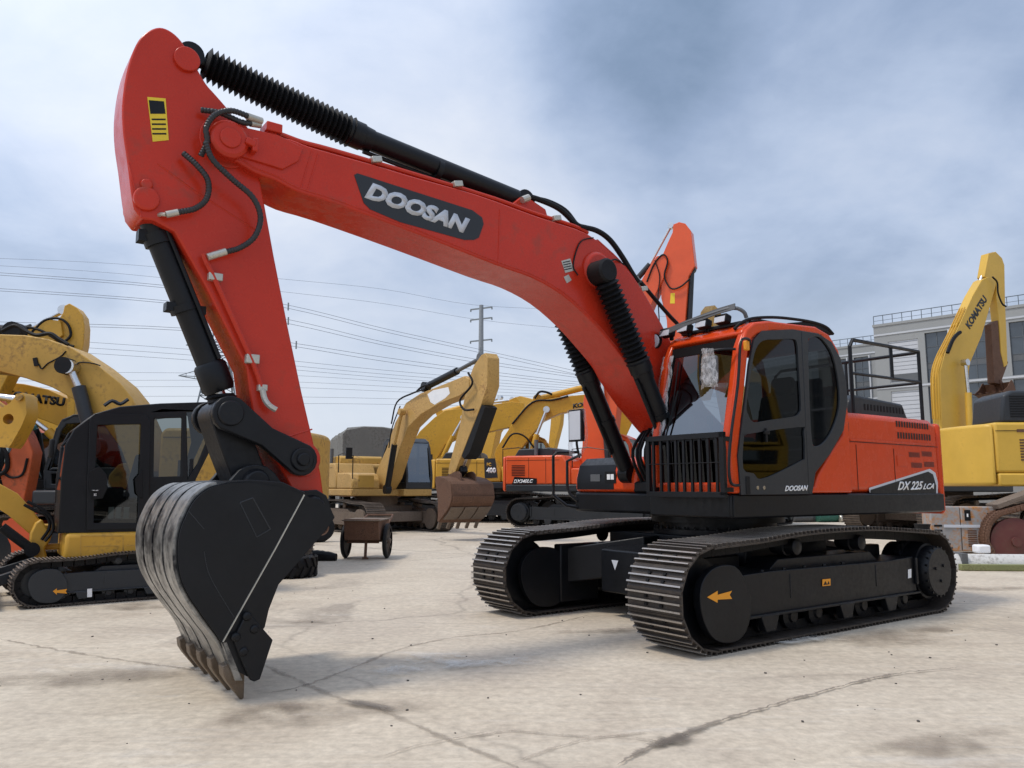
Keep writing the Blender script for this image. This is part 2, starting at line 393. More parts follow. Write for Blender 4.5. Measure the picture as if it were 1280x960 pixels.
# model badge
mark([(1086,609),(1162,585),(1169,590),(1172,602),(1172,616),(1087,615)],1.2868,M['silver'],'badge_edge',HOUSE,.002)
mark([(1088,611.5),(1160,588.5),(1166,592),(1170,606),(1170,616),(1088,616)],1.2895,M['black'],'badge_panel',HOUSE,.002)
def let(FRm, body, name, mat, parent, y, bl, br, tl, **k):
    f=lambda p:(lambda q:(q[0],y,q[1]))(FRm.P(p,y))
    return lettering(body,name,mat,parent,f(bl),f(br),f(tl),**k)
let(FR,'DX 225','model_lettering',M['white'],HOUSE,1.292,(1122,612),(1153,611),(1123,601),shear=.25,bold=.03)
let(FR,'LCA','model_lettering',M['white'],HOUSE,1.292,(1153.5,610.8),(1167,610.2),(1155,603.5),shear=.25,bold=.03)
# counterweight
pl=[(-2.506,1.292),(-2.60,1.285)]+[(2.90*cos(a),2.90*sin(a)) for a in [PI-.40+.80*k/12 for k in range(13)]]+[(-2.60,-1.285),(-2.506,-1.292)]
MB().prism(pl,1.05,2.12,'z').build('counterweight',red,EX,bevel=.07,seg=4)
# engine cover on top
m=MB(); m.prism([(-1.05,2.15),(-1.10,2.33),(-1.22,2.40),(-2.25,2.36),(-2.38,2.15)],.05,1.02)
EC=m.build('engine_cover',dark,EX,bevel=.03,seg=3)
m=MB()
for k in range(13):
    x=-1.30-.07*k; m.box((x,.75,2.392-.002*k*.7+.004),(.03,.34,.01)); m.box((x-.1,1.018,2.27),(.03,.012,.07))
m.build('cover_louvre',M['blackrub'],EC)
# guard rail round the roof of the housing
m=MB(); ya=1.10
R=[(-1.02,ya,2.13),(-1.02,ya,2.92),(-1.08,ya,3.0),(-2.55,ya,3.02),(-2.62,ya-.08,3.02),(-2.62,-.9,3.02),(-2.62,-1.0,2.95),(-2.62,-1.0,2.1)]
m.tube(R,.022,8,sm=0); m.tube([(-1.02,ya,2.62),(-2.55,ya,2.64),(-2.62,ya-.08,2.64),(-2.62,-1.0,2.64)],.018,8,sm=0)
m.tube([(-2.55,ya,3.02),(-2.55,ya,2.1)],.022,8,sm=0); m.tube([(-1.9,ya,3.01),(-1.9,ya,2.63)],.02,8,sm=0)
m.tube([(-2.62,.1,3.02),(-2.62,.1,2.1)],.02,8,sm=0)
m.build('guard_rail',black,EX)
# front right toolbox / fuel tank with step, mirror
m=MB(); XF=1.0
m.prism([(XF,1.302),(XF,1.45),(XF-.05,1.60),(XF-.16,1.68),(XF-.35,1.70),(-.9,1.70),(-.9,1.302)],-1.26,-.24)
TB=m.build('tool_locker',red,EX,bevel=.04,seg=3)
m=MB(); m.prism([(XF+.004,1.33),(XF+.004,1.45),(XF-.044,1.606),(XF-.15,1.688),(XF-.45,1.708),(XF-.45,1.69),(XF-.17,1.67),(XF-.07,1.58),(XF-.02,1.44),(XF-.02,1.33)],-1.22,-.60)
m.build('locker_panel',black,TB)
m=MB(); m.box2((XF+.003,-.98,1.42),(XF+.008,-.82,1.50)); m.build('locker_latch',M['grey'],TB,bevel=.003)
m=MB(); m.box2((XF+.003,-.74,1.40),(XF+.007,-.56,1.53)); m.build('lamp_recess',M['blackrub'],TB)
m=MB(); m.box2((XF+.007,-.70,1.44),(XF+.010,-.65,1.50)); m.box2((XF+.007,-.64,1.44),(XF+.010,-.59,1.50)); m.build('recess_decal',M['white'],TB)
m=MB(); m.tube([(XF,-1.22,1.12),(XF+.10,-1.30,1.14),(XF+.20,-1.42,1.26),(XF+.2,-1.42,1.72),(XF+.16,-1.42,1.76),(XF-.2,-1.42,1.78)],.018,8,sm=0)
m.tube([(XF,-1.22,1.2),(XF+.05,-1.28,1.26),(XF+.07,-1.32,1.34),(XF+.07,-1.32,1.66),(XF-.05,-1.2,1.74)],.018,8,sm=0)
m.build('step_rail',black,TB)
m=MB(); m.tube([(XF-.02,-1.2,1.70),(XF+.02,-1.2,1.86),(XF+.02,-1.19,1.98)],.016,8,sm=3)
m.box((XF+.02,-1.20,2.08),(.05,.24,.38)); MR=m.build('side_mirror',black,TB,bevel=.012)
MB().box((XF+.0485,-1.20,2.08),(.006,.20,.34)).build('mirror_glass',M['silver'],MR,bevel=.002)
m=MB()
random.seed(3)
ring=[(-1.36,1.85),(-1.30,2.05),(-1.37,2.27),(-1.2,2.29),(-1.08,2.27),(-1.05,2.0),(-1.10,1.82),(-1.22,1.66),(-1.32,1.68)]
vs=[(XF+.03+random.uniform(-.02,.03),y,z) for y,z in ring]+[(XF-.03+random.uniform(-.02,.02),y*1.0+random.uniform(-.02,.02),z) for y,z in ring]
n=len(ring); fs=[(i,(i+1)%n,(i+1)%n+n,i+n) for i in range(n)]
m.add(vs,fs)
WRAP,t_,b_=nt('clear_wrapping_film'); b_.inputs['Base Color'].default_value=(.75,.73,.74,1); b_.inputs['Alpha'].default_value=.55; b_.inputs['Roughness'].default_value=.25
_n=noise(t_,7,3,.5); _bp=t_.nodes.new('ShaderNodeBump'); _bp.inputs['Strength'].default_value=.35; _bp.inputs['Distance'].default_value=.02; lk(t_,_n.outputs['Fac'],_bp.inputs['Height']); lk(t_,_bp.outputs[0],b_.inputs['Normal'])
_r=ramp(t_,_n.outputs['Fac'],[(.35,.15),(.65,.5)]); lk(t_,_r.outputs['Color'],b_.inputs['Alpha'])
m.build('wrapping_film',WRAP,TB)
# ---------------------------------------------------------------- cab
CAB_OUT=[(1.38,1.302),(1.41,1.70),(1.20,2.62),(1.10,2.82),(.98,2.90),(.75,2.945),(-.02,2.985),(-.26,2.93),(-.42,2.78),(-.50,2.5),(-.54,2.1),(-.54,1.302)]
m=MB()
WIN_BIG=FR.PP([(935,520),(932,513),(936,482),(943,441),(948,431),(956,425),(990,423),(996,429),(1001,510),(997,518),(940,527)],1.335)
hole=[(1.26,1.36),(1.28,1.70),(1.09,2.60),(1.02,2.74),(.92,2.80),(.72,2.85),(0,2.89),(-.2,2.85),(-.33,2.74),(-.40,2.5),(-.43,2.1),(-.43,1.9),(-.2,1.72),(.05,1.48),(.12,1.36)]
m.prism(CAB_OUT,1.235,1.325,holes=[hole])
# right-hand side of the cab with its window
m.prism(CAB_OUT,.36,.40,holes=[[(1.24,1.75),(1.08,2.62),(.9,2.78),(-.2,2.80),(-.4,2.6),(-.42,1.8)]])
CABS=m.build('cab',red,EX,bevel=.022,seg=3)
m=MB()      # roof, front header, lower front, rear wall
m.prism([(1.14,2.78),(1.10,2.84),(.98,2.905),(.75,2.95),(-.02,2.99),(-.26,2.935),(-.40,2.80),(-.30,2.80),(-.2,2.88),(0,2.91),(.72,2.87),(.95,2.82),(1.06,2.74)],.38,1.30)
m.build('roof_shell',red,CABS,bevel=.02,seg=3); m=MB()
m.prism([(-.54,1.30),(-.54,2.1),(-.50,2.42),(-.44,2.42),(-.48,2.1),(-.48,1.30)],.38,1.30); m.build('rear_wall',red,CABS,bevel=.02,seg=3); m=MB()
m.prism([(1.385,1.302),(1.395,1.40),(1.33,1.40),(1.32,1.302)],.38,1.30)
m.build('front_sill',red,CABS,bevel=.02,seg=3)
for y in (.40,1.27):
    m=MB(); m.prism([(1.40,1.31),(1.42,1.71),(1.205,2.64),(1.10,2.83),(1.04,2.80),(1.13,2.62),(1.345,1.70),(1.33,1.31)],y-.037,y+.037)
    m.build('front_pillar',red,CABS,bevel=.018,seg=3)
# black gasket frame round the windscreen and the glass
def wsx(z): return 1.36-(z-1.72)*(.22/.92)
m=MB()
for y in (.445,1.225): m.bar((wsx(1.80),y,1.80),(wsx(2.72),y,2.72),.03,.03,side=(0,1,0))
m.bar((wsx(2.70),.44,2.70),(wsx(2.70),1.23,2.70),.09,.03,side=(0,0,1)); m.bar((wsx(1.81),.44,1.81),(wsx(1.81),1.23,1.81),.04,.03,side=(0,0,1))
m.build('windscreen_seal',M['blackrub'],CABS)
MB().add([(wsx(1.8),.44,1.8),(wsx(1.8),1.23,1.8),(wsx(2.7),1.23,2.7),(wsx(2.7),.44,2.7)],[(0,1,2,3)]).build('windscreen',M['glass'],CABS)
MB().add([(1.345,.44,1.40),(1.345,1.23,1.40),(1.36,1.23,1.79),(1.36,.44,1.79)],[(0,1,2,3)]).build('lower_windscreen',M['tint'],CABS)
# wiper
m=MB(); m.tube([(wsx(1.83)+.03,.52,1.83),(wsx(2.3)+.03,.60,2.30)],.009,6,sm=0); m.tube([(wsx(2.0)+.03,.56,2.0),(wsx(2.6)+.025,.55,2.60)],.007,6,sm=0); m.build('wiper',M['blackrub'],CABS)
# interior
m=MB(); m.box2((-.50,.42,1.31),(1.30,1.23,1.36)); m.box2((-.47,.42,1.36),(-.30,1.22,2.3)); m.box2((.95,.45,1.36),(1.25,1.2,1.44)); m.build('cab_floor',M['inter'],CABS)
m=MB(); m.box((.28,.83,1.68),(.55,.5,.16)); m.bar((.05,.83,1.72),(-.12,.83,2.32),.48,.13,side=(0,1,0)); m.bar((-.12,.83,2.33),(-.15,.83,2.52),.26,.1,side=(0,1,0))
m.box((.3,.5,1.75),(.6,.14,.28)); m.box((.3,1.14,1.75),(.6,.12,.24)); m.box((.28,.83,1.48),(.4,.4,.3)); m.build('operator_seat',M['seat'],CABS,bevel=.04,seg=3)
m=MB(); 
for y in (.5,1.14): m.tube([(.62,y,1.85),(.66,y,2.02)],.018,8,sm=0); m.box((.665,y,2.05),(.05,.05,.09))
for y in (.75,.92): m.tube([(.95,y,1.4),(1.0,y,1.8),(.97,y,1.9)],.014,8,sm=0)
m.build('control_lever',M['blackrub'],CABS,bevel=.005)
m=MB(); m.box((1.05,.50,1.95),(.06,.2,.26)); m.box((-.35,.85,2.35),(.08,.6,.3)); m.build('monitor',M['interl'],CABS,bevel=.02)
# left door + rear quarter panel
DP=[(926,618),(922,569),(932,491),(936,455),(942,424),(952,413),(990,411),(1022,416),(1039,427),(1050,447),(1057,476),(1059,502),(1054,537),(1037,567),(1019,590),(1015,617)]
W2=[(930,545),(934,542),(1000,533),(1005,539),(1006,570),(1002,575),(967,593),(949,598),(942,591),(929,585)]
W3=[(1010,430),(1013,422),(1022,420),(1031,427),(1041,444),(1048,476),(1049,508),(1041,535),(1030,552),(1020,557),(1015,550),(1012,500)]
dpo=FR.PP(DP,1.335)
def split(poly,xs,left):  # clip polygon by x
    out=[]
    for i in range(len(poly)):
        a=poly[i]; b=poly[(i+1)%len(poly)]; ia=(a[0]>=xs)==left; ib=(b[0]>=xs)==left
        if ia: out.append(a)
        if ia!=ib: t=(xs-a[0])/(b[0]-a[0]); out.append((xs,a[1]+(b[1]-a[1])*t))
    return out
xs=FR.P((1006,520),1.335)[0]
def smoothpoly(px,y,n=3):
    q=[Vector((*p,0)) for p in FR.PP(px,y)]; return [(v.x,v.y) for v in catmull(q,n,closed=True)]
WB=[(935,517),(933,508),(936,482),(940,455),(945,435),(954,425),(972,423.5),(990,423),(996,428),(998,455),(1001,505),(999,515),(992,520),(965,524),(942,527)]
m=MB(); m.prism(split(dpo,xs+.004,True),1.315,1.340,holes=[smoothpoly(WB,1.34),smoothpoly(W2,1.34)])
DOOR=m.build('cab_door',dark,CABS,bevel=.004)
m=MB(); m.prism(split(dpo,xs-.004,False),1.315,1.340,holes=[smoothpoly(W3,1.34)])
QP=m.build('quarter_panel',dark,CABS,bevel=.004)
def pane(px,y,nm,par,mat):
    q=FR.PP(px,y); cx=sum(p[0] for p in q)/len(q); cz=sum(p[1] for p in q)/len(q)
    q=[(cx+(p[0]-cx)*1.04,cz+(p[1]-cz)*1.04) for p in q]
    MB().add([(p[0],y,p[1]) for p in q],[tuple(range(len(q)))]).build(nm,mat,par)
pane(WB,1.322,'door_window',DOOR,M['tint']); pane(W2,1.322,'door_window',DOOR,M['tint']); pane(W3,1.322,'quarter_window',QP,M['tint'])
m=MB(); a=FR.P((935,606),1.342); m.box2((a[0]-.03,1.338,a[1]-.08),(a[0]+.03,1.346,a[1]+.08)); m.build('lock_recess',M['blackrub'],DOOR,bevel=.004)
m=MB(); a=FR.P((957,540),1.342); m.box2((a[0]-.04,1.338,a[1]-.015),(a[0]+.04,1.36,a[1]+.015)); m.box2((a[0]-.012,1.338,a[1]-.09),(a[0]+.012,1.355,a[1]+.04)); m.build('window_latch',M['blackrub'],DOOR,bevel=.004)
m=MB(); 
for px in ((947,609),(955,609)): a=FR.P(px,1.342); MB().rev((a[0],1.338,a[1]),(a[0],1.345,a[1]),[(0,.018),(1,.018)],12).build('door_plug',M['steel'],DOOR)
let(FR,'DOOSAN','brand_lettering',M['white'],DOOR,1.342,(981,613.5),(1009,612.5),(982,606.5),shear=.12,bold=.035)
# grab handle in front of the door
def p3(px,y): q=FR.P(px,y); return (q[0],y,q[1])
m=MB(); m.tube([p3((937,430),1.345),p3((936,424),1.39),p3((929,423),1.41),p3((925,432),1.41),p3((922,480),1.41),p3((914,540),1.41),p3((911,580),1.41),p3((913,601),1.41),p3((918,606),1.40),p3((924,606),1.345)],.013,8,sm=4)
m.build('grab_handle',black,CABS)
m=MB(); m.box((*p3((931,432),1.355)[:1],1.37,p3((931,432),1.35)[2]),(.05,.04,.09)); m.build('marker_lamp',M['orangemark'],CABS,bevel=.01)
# window guard
m=MB(); xg=1.50; g0=.40; g1=1.345; z0=1.285; z1=1.845
m.box2((xg-.02,g0,z1-.05),(xg+.02,g1,z1)); m.box2((xg-.02,g0,z0-.02),(xg+.02,g1,z0+.03)); m.box2((xg-.02,g0,z0),(xg+.02,g0+.045,z1)); m.box2((xg-.02,g1-.05,z0),(xg+.02,g1,z1))
for k in range(9): y=g0+.09+(g1-g0-.18)*k/8; m.box2((xg-.012,y-.013,z0),(xg+.012,y+.013,z1-.02))
m.tube([(xg+.016,g0+.02,z0+.29),(xg+.016,g1-.02,z0+.29)],.005,6,sm=0)
for y in (g0+.03,g1-.03):
    for z in (z0+.05,z1-.06): m.box2((1.38,y-.02,z-.02),(xg,y+.02,z+.02))
m.build('window_guard',black,CABS,bevel=.004)
# roof: work lamps, light strip, visor
m=MB(); m.tube([(1.14,.36,2.93),(1.13,.55,2.99),(1.10,.95,3.04),(1.06,1.15,3.06),(1.0,1.22,3.02),(.97,1.23,2.96)],.02,6,sm=3)
lb=[(1.17,.30,2.92),(1.14,.60,2.985),(1.10,1.0,3.05),(1.07,1.18,3.07)]
for a,b in zip(lb,lb[1:]): m.bar(a,b,.012,.06,side=(1,0,.2))
m.build('lamp_bracket',M['grey'],CABS)
for k,y in enumerate((.34,.56,.78,1.0)):
    m=MB(); R_=Matrix.Rotation(-.25,3,'Y'); m.box((1.12-.02*k,y+.02,2.935+.012*k),(.09,.15,.085),R_)
    m.box((1.06-.02*k,y+.02,2.90+.01*k),(.03,.05,.08)); L_=m.build('work_lamp',M['blackrub'],CABS,bevel=.015)
    MB().box((1.168-.02*k,y+.02,2.928+.012*k),(.01,.125,.06),R_).build('lamp_lens',M['silver'],L_,bevel=.003)
m=MB(); m.rev((1.13,.24,2.86),(1.19,.24,2.86),[(0,.05),(.4,.075),(1,.08)],18); HL=m.build('round_lamp',M['blackrub'],CABS)
MB().rev((1.191,.24,2.86),(1.196,.24,2.86),[(0,.07),(1,.06)],18).build('lamp_lens',M['silver'],HL)
m=MB(); m.box2((.78,.42,2.955),(.10,1.22,2.985)); m.box2((1.02,.45,2.90),(.80,1.2,2.935)); m.build('roof_hatch',M['dark'],CABS,bevel=.01)
m=MB()
vp=[p3((917,411),1.20),p3((926,403),1.24),p3((940,397.5),1.25),p3((965,396),1.25),p3((990,398),1.25),p3((1015,402),1.25),p3((1032,408),1.25),p3((1041,417),1.25)]
m.tube(vp,.016,8,sm=4); m.tube([p3((937,405),1.24),p3((937,398),1.25)],.014,6,sm=0)
vv=[p3(q,1.245) for q in ((985,403),(1010,401),(1030,407),(1041,418),(1028,413),(1005,408))]
m.prism([(v[0],v[2]) for v in vv],.5,1.25); m.build('roof_visor',M['blackrub'],CABS,bevel=.004)
# mirror on the front pillar inside clear film, film on the far pillar
m=MB(); m.tube([(1.24,1.30,2.62),(1.34,1.20,2.62),(1.40,1.05,2.60),(1.41,1.02,2.52),(1.41,1.02,2.30)],.012,8,sm=3); m.build('mirror_arm',black,CABS)
m=MB(); m.box((1.40,1.13,2.43),(.05,.17,.26)); m.build('cab_mirror',M['grey'],CABS,bevel=.02)
random.seed(5)
def film(cx,cy,cz,w,h,seed):
    random.seed(seed); m=MB(); N=7; K=9; vs=[]
    for i in range(N):
        for j in range(K):
            u=i/(N-1)-.5; v=j/(K-1)-.5; tw=1-.35*abs(v+.3)
            vs.append((cx+random.uniform(-.02,.02)+.05*cos(u*3),cy+u*w*tw+random.uniform(-.012,.012),cz+v*h+random.uniform(-.012,.012)))
    fs=[(i*K+j,(i+1)*K+j,(i+1)*K+j+1,i*K+j+1) for i in range(N-1) for j in range(K-1)]
    return m.add(vs,fs)
film(1.43,1.14,2.44,.20,.36,2).build('wrapping_film',WRAP,CABS)
m=MB(); random.seed(8); vs=[]; K=16
for j in range(K):
    z=1.86+.82*j/(K-1)
    for dy in (-.085,-.03,.03,.075): vs.append((wsx(z)+.07-.05*abs(dy)/.08+random.uniform(-.012,.016),.40+dy+random.uniform(-.012,.012),z))
m.add(vs,[(j*4+i,j*4+i+1,j*4+5+i,j*4+4+i) for j in range(K-1) for i in range(3)]).build('wrapping_film',WRAP,CABS)
# floodable panel + hoses between boom foot and cab
m=MB(); m.box2((-.5,-.3,1.30),(1.0,.30,1.42)); m.box((.55,-.02,1.5),(.4,.3,.3)); m.box((.25,.3,1.55),(.5,.05,.6)); m.box((.25,-.3,1.55),(.6,.05,.7)); m.build('swing_frame',black,EX,bevel=.02)
m=MB(); random.seed(4)
for k in range(7): y=-.18+.06*k; m.tube([(.95,y,1.35),(1.1+.05*random.random(),y,1.75),(.7,y+.02,2.1+.05*k),(.3,y,1.9)],.018,6,sm=5)
m.build('hose_bundle',M['blackrub'],EX)
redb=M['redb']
# ================================================================= boom, arm, bucket of the main machine
W=.25
top=[(283,158),(297,164),(331,169),(362,174),(385,183),(420,193),(470,207),(520,222),(595,243),(670,270),(720,286),(740,296),(757,310),(780,332),(800,358),(820,392),(840,430)]
bot=[(270,190),(283,197),(300,205),(318,216),(345,226),(372,240),(420,255),(520,292),(620,331),(665,347),(702,368),(735,397),(760,425),(780,450),(790,468)]
tp=[Vector((*FR.P(p,W),0)) for p in top]; bt=[Vector((*FR.P(p,W),0)) for p in bot]
tps=[(v.x,v.y) for v in catmull(tp,3)]; bts=[(v.x,v.y) for v in catmull(bt,3)]
foot=[(.72,2.58),(.42,2.22),(.12,2.02),(-.02,1.93),(-.07,1.80),(.02,1.68),(.18,1.64),(.50,1.72),(.95,1.95),(1.28,2.22)]
bpoly=tps+foot+list(reversed(bts))
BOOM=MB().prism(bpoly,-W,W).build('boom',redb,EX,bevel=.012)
def b3(px,y=W): q=FR.P(px,y); return Vector((q[0],y,q[1]))
# edges of the plates and weld lines
m=MB()
for yy in (W+.0005,-W-.0005):
    for lst,off in ((bts,.035),):
        pts=[]
        for k in range(1,len(lst)-1):
            t=Vector((lst[k+1][0]-lst[k-1][0],lst[k+1][1]-lst[k-1][1])).normalized(); pts.append((lst[k][0]+t.y*off*-1*-1*0, yy, lst[k][1]+.03))
        m.tube(pts,.006,5,sm=0)
for a,b in (((624,262),(622,330)),((397,192),(383,240)),((389,189),(375,236)),((824,420),(788,468))):
    m.tube([b3(a,W),b3(b,W)],.006,5,sm=0)
m.build('weld_bead',redb,BOOM)
# boom nose boss
m=MB(); q=FR.P((283,178),W)
m.rev((q[0],-.30,q[1]),(q[0],.33,q[1]),[(0,.10),(.03,.14),(.97,.14),(1,.115)],28)
m.cyl((q[0],.33,q[1]),(q[0],.345,q[1]),.075,n=20)
m.prism(FR.PP([(300,160),(345,170),(377,186),(371,203),(352,213),(300,197),(290,178)],W),W-.02,W+.022)
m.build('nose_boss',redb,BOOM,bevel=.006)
m=MB(); m.bar(b3((306,176),.33),b3((318,182),.33),.05,.05); m.box(b3((316,184),.30),(.04,.1,.10)); m.build('pin_keeper',redb,BOOM,bevel=.008)
# cylinder boss
q=FR.P((746,338),W)
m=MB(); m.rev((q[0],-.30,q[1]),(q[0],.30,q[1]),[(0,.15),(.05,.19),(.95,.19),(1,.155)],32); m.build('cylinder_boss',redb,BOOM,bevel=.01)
BP=q
# label plate, name plates
lp=[(442,219),(446,217),(590,263),(602,272),(604,280),(598,297),(592,300),(580,300),(500,278),(462,262),(454,254)]
m=MB(); m.prism(FR.PP(lp,W+.003),W+.001,W+.004); PLATE=m.build('name_plate',M['dark'],BOOM)
let(FR,'DOOSAN','brand_lettering',M['silver'],PLATE,W+.005,(454.5,247.5),(582,293),(461,227),shear=.18,bold=.062,space=.98)
m=MB(); m.prism(FR.PP([(701,326),(712,323),(717,338),(706,341)],W+.002),W+.001,W+.004); m.build('data_plate',M['zinc'],BOOM)
m=MB(); 
for k in range(4):
    y0=327.5+3*k; m.prism(FR.PP([(703+.6*k,y0),(712+.6*k,y0-2),(712.4+.6*k,y0-.8),(703.4+.6*k,y0+1.2)],W+.005),W+.004,W+.006)
m.build('plate_print',black,BOOM)
m=MB(); m.prism(FR.PP([(704,346),(710,343),(714,350),(708,354)],W+.002),W+.001,W+.004); m.build('data_plate',M['zinc'],BOOM)
m=MB(); m.tube([b3((741,297),W+.01),b3((728,300),W+.01),b3((721,310),W+.01),b3((716,332),W+.01),b3((722,344),W+.02)],.007,6,sm=4); m.tube([b3((757,330),.34),b3((768,324),.32),b3((778,330),.22),b3((788,343),.15)],.009,6,sm=4)
m.build('grease_line',M['blackrub'],BOOM)
# hydraulic pipes on top of the boom
def offs(pxs,y,dz): return [b3(p,y)+Vector((0,0,dz)) for p in pxs]
line=[(331,168),(350,172),(372,180),(385,184),(420,193),(520,222),(620,252),(670,270),(720,286),(738,295)]
m=MB()
for y,dz in ((.20,.045),(.13,.05)): m.tube([Vector((p.x,y,p.z+dz)) for p in offs(line,W,0)],.021,8,sm=3)
line2=[(752,306),(780,332),(800,358),(820,392),(838,426)]
for y,dz in ((.20,.05),(.12,.05)): m.tube([Vector((p.x+.03,y,p.z+dz)) for p in offs(line2,W,0)],.021,8,sm=3)
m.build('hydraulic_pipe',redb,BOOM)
for px in ((471,206),(573,236),(697,278),(806,366)):
    q=b3(px); MB().box((q.x,.17,q.z+.05),(.09,.16,.05),Matrix.Rotation(.25,3,'Y')).build('pipe_clamp',M['zinc'],BOOM,bevel=.006)
m=MB(); q=b3((341,170)); m.box((q.x,.19,q.z+.06),(.12,.17,.07)); m.box((q.x,.23,q.z-.02),(.06,.03,.16)); m.build('pipe_bracket',redb,BOOM,bevel=.008)
m=MB(); m.prism(FR.PP([(640,254),(650,246),(662,250),(680,262),(684,276),(640,262)],.1),-.12,.12); m.build('cylinder_lug',redb,BOOM,bevel=.01)
# black hoses at the knuckle
m=MB()
m.tube([b3((652,250),.08),b3((660,246),.10),b3((680,252),.12),b3((700,262),.13),b3((718,279),.16),b3((727,285),.18)],.028,8,sm=5)
m.tube([b3((724,283),.20),b3((745,288),.20),b3((762,300),.20),b3((778,322),.20),b3((790,342),.20),b3((797,352),.20)],.028,8,sm=5)
m.tube([b3((655,248),.0),b3((680,250),.0),b3((705,262),.02),b3((720,280),.06)],.022,8,sm=5)
m.tube([b3((800,352),.2),b3((822,378),.12),b3((838,396),.05),b3((846,404),.0)],.022,8,sm=5)
m.build('boom_hose',M['blackrub'],BOOM)
for a,b in (((652,250),(660,247)),((722,283),(731,285)),((794,348),(800,356))): MB().cyl(b3(a,.15),b3(b,.15),.034,n=10).build('hose_coupling',M['zinc'],BOOM)
# ------------------------------------------------ cylinders
def bellow_prof(n,r0,r1):
    out=[]
    for k in range(n): out+= [(k/n,r0),((k+.5)/n,r1)]
    out.append((1,r0)); return out
def ram(name,p_rod,p_gland,p_base,r,parent,bn=24,r1=1.45,bl=True,base=black,gaiter=True,gl=.17):
    p_rod,p_gland,p_base=map(Vector,(p_rod,p_gland,p_base)); d=(p_base-p_rod).normalized()
    m=MB(); m.cyl(p_gland-d*.02,p_base-d*.08,r,n=28); m.rev(p_gland-d*gl*.3,p_gland+d*gl,[(0,r*1.22),(.12,r*1.3),(.6,r*1.3),(.62,r*1.2),(1,r*1.12)],28)
    side=Vector((0,1,0)); m.cyl(p_base-side*.07,p_base+side*.07,r*1.15,n=24)
    Y=(p_base-p_gland).length
    m.rev(p_gland+d*Y*.45,p_gland+d*(Y*.45+.05),[(0,r*1.12),(1,r*1.12)],28)
    sdv=d.cross(side).normalized()
    m.tube([p_gland+d*.12+sdv*r*1.35,p_gland+d*.25+sdv*r*1.3,p_base-d*.3+sdv*r*1.3],r*.22,8,sm=2)
    o=m.build(name,base,parent)
    m=MB(); m.cyl(p_rod,p_gland,r*.52,n=20); m.cyl(p_rod-side*.06,p_rod+side*.06,r*1.05,n=24); m.build('piston_rod',M['steel'] if not gaiter else black,o)
    if gaiter:
        a=p_rod+d*r*1.2; m=MB(); m.rev(a,p_gland,bellow_prof(bn,r*1.0,r*r1),12,caps=False); g=m.build('rubber_gaiter',M['blackrub'],o,ang=20)
        m=MB(); m.rev(p_gland-d*.03,p_gland-d*.012,[(0,r*1.25),(1,r*1.25)],24); m.build('gaiter_clip',M['zinc'],o)
    return o
c3=lambda px,y:b3(px,y)
# arm cylinder
pa=c3((236,72),0); pb=c3((440,167),0); pc=c3((652,252),0)
ram('arm_cylinder',pa,pb,pc,.088,EX,bn=29,r1=1.5)
# boom cylinders
for y,nm in ((.39,1),(-.39,-1)):
    top_=Vector((2.05,y,3.42)); base_=Vector((.98,y,1.50)); d=(base_-top_)
    o=ram('boom_cylinder',top_,top_+d*.445,base_,.088,EX,bn=17,r1=1.45)
    yc=y+ (.10 if y>0 else -.10)
    MB().rev((top_.x,y-.09 if y>0 else y+.09,top_.z),(top_.x,yc,top_.z),[(0,.12),(.9,.12),(1,.10)],24).build('pin_cap',M['blackrub'],o)
# ------------------------------------------------ arm
WA=.168
ap=[(218,290),(255,355),(308,460),(316,520),(335,557),(365,612),(382,627),(406,630),(401,592),(390,545),(377,490),(360,410),(342,320),(331,260),(325,228),(312,196),(298,160),(285,138),(268,118),(256,104),(240,76),(226,52),(210,38),(194,35),(176,46),(164,68),(156,98),(152,132),(153,165),(158,200),(163,240),(167,262),(176,274),(192,276)]
apoly=FR.PP(ap[:15],WA)+[(v.x,v.y) for v in catmull([Vector((*q,0)) for q in FR.PP(ap[15:31],WA)],4)]+FR.PP(ap[31:],WA)
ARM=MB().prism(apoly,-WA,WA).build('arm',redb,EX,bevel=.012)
m=MB()
for l_ in (((160,205),(176,272)),((196,205),(240,238),(322,290)),((355,548),(390,537))):
    m=MB(); m.tube([b3(a,WA) for a in l_],.006,5,sm=0); m.build('weld_bead',redb,ARM)
m=MB()   # raised stiffener lines and pin bosses
PB=lambda: (m.build('pin_boss',redb,ARM,bevel=.006), m.__init__())
q=FR.P((182,250),WA); m.rev((q[0],-WA-.03,q[1]),(q[0],WA+.03,q[1]),[(0,.075),(.02,.085),(.98,.085),(1,.075)],24)
PB()
q=FR.P((182,232),WA); m.rev((q[0],WA,q[1]),(q[0],WA+.03,q[1]),[(0,.045),(1,.035)],16)
PB()
q=FR.P((378,575),WA); m.rev((q[0],-WA-.03,q[1]),(q[0],WA+.03,q[1]),[(0,.13),(1,.13)],28)
PB()
q=FR.P((232,76),WA); m.rev((q[0],-WA-.03,q[1]),(q[0],WA+.03,q[1]),[(0,.09),(1,.09)],24)
PB()
q=FR.P((283,178),WA); m.rev((q[0],-WA-.02,q[1]),(q[0],WA+.02,q[1]),[(0,.2),(1,.2)],30)
m.build('pin_boss',redb,ARM,bevel=.006)
m=MB(); m.prism(FR.PP([(183,122),(206,124),(210,176),(190,178)],WA+.002),WA+.001,WA+.004); WM=m.build('warning_label',M['yellowmark'],ARM)
m=MB(); m.prism(FR.PP([(185,126),(204,127.5),(206,143),(187,143)],WA+.005),WA+.0045,WA+.0055); m.build('label_pictogram',M['black'],WM)
for k in range(4): y0=149+6*k; MB().prism(FR.PP([(188.5+.3*k,y0),(206+.3*k,y0),(206.3+.3*k,y0+2),(188.8+.3*k,y0+2)],WA+.005),WA+.0045,WA+.0055).build('label_print',M['black'],WM)
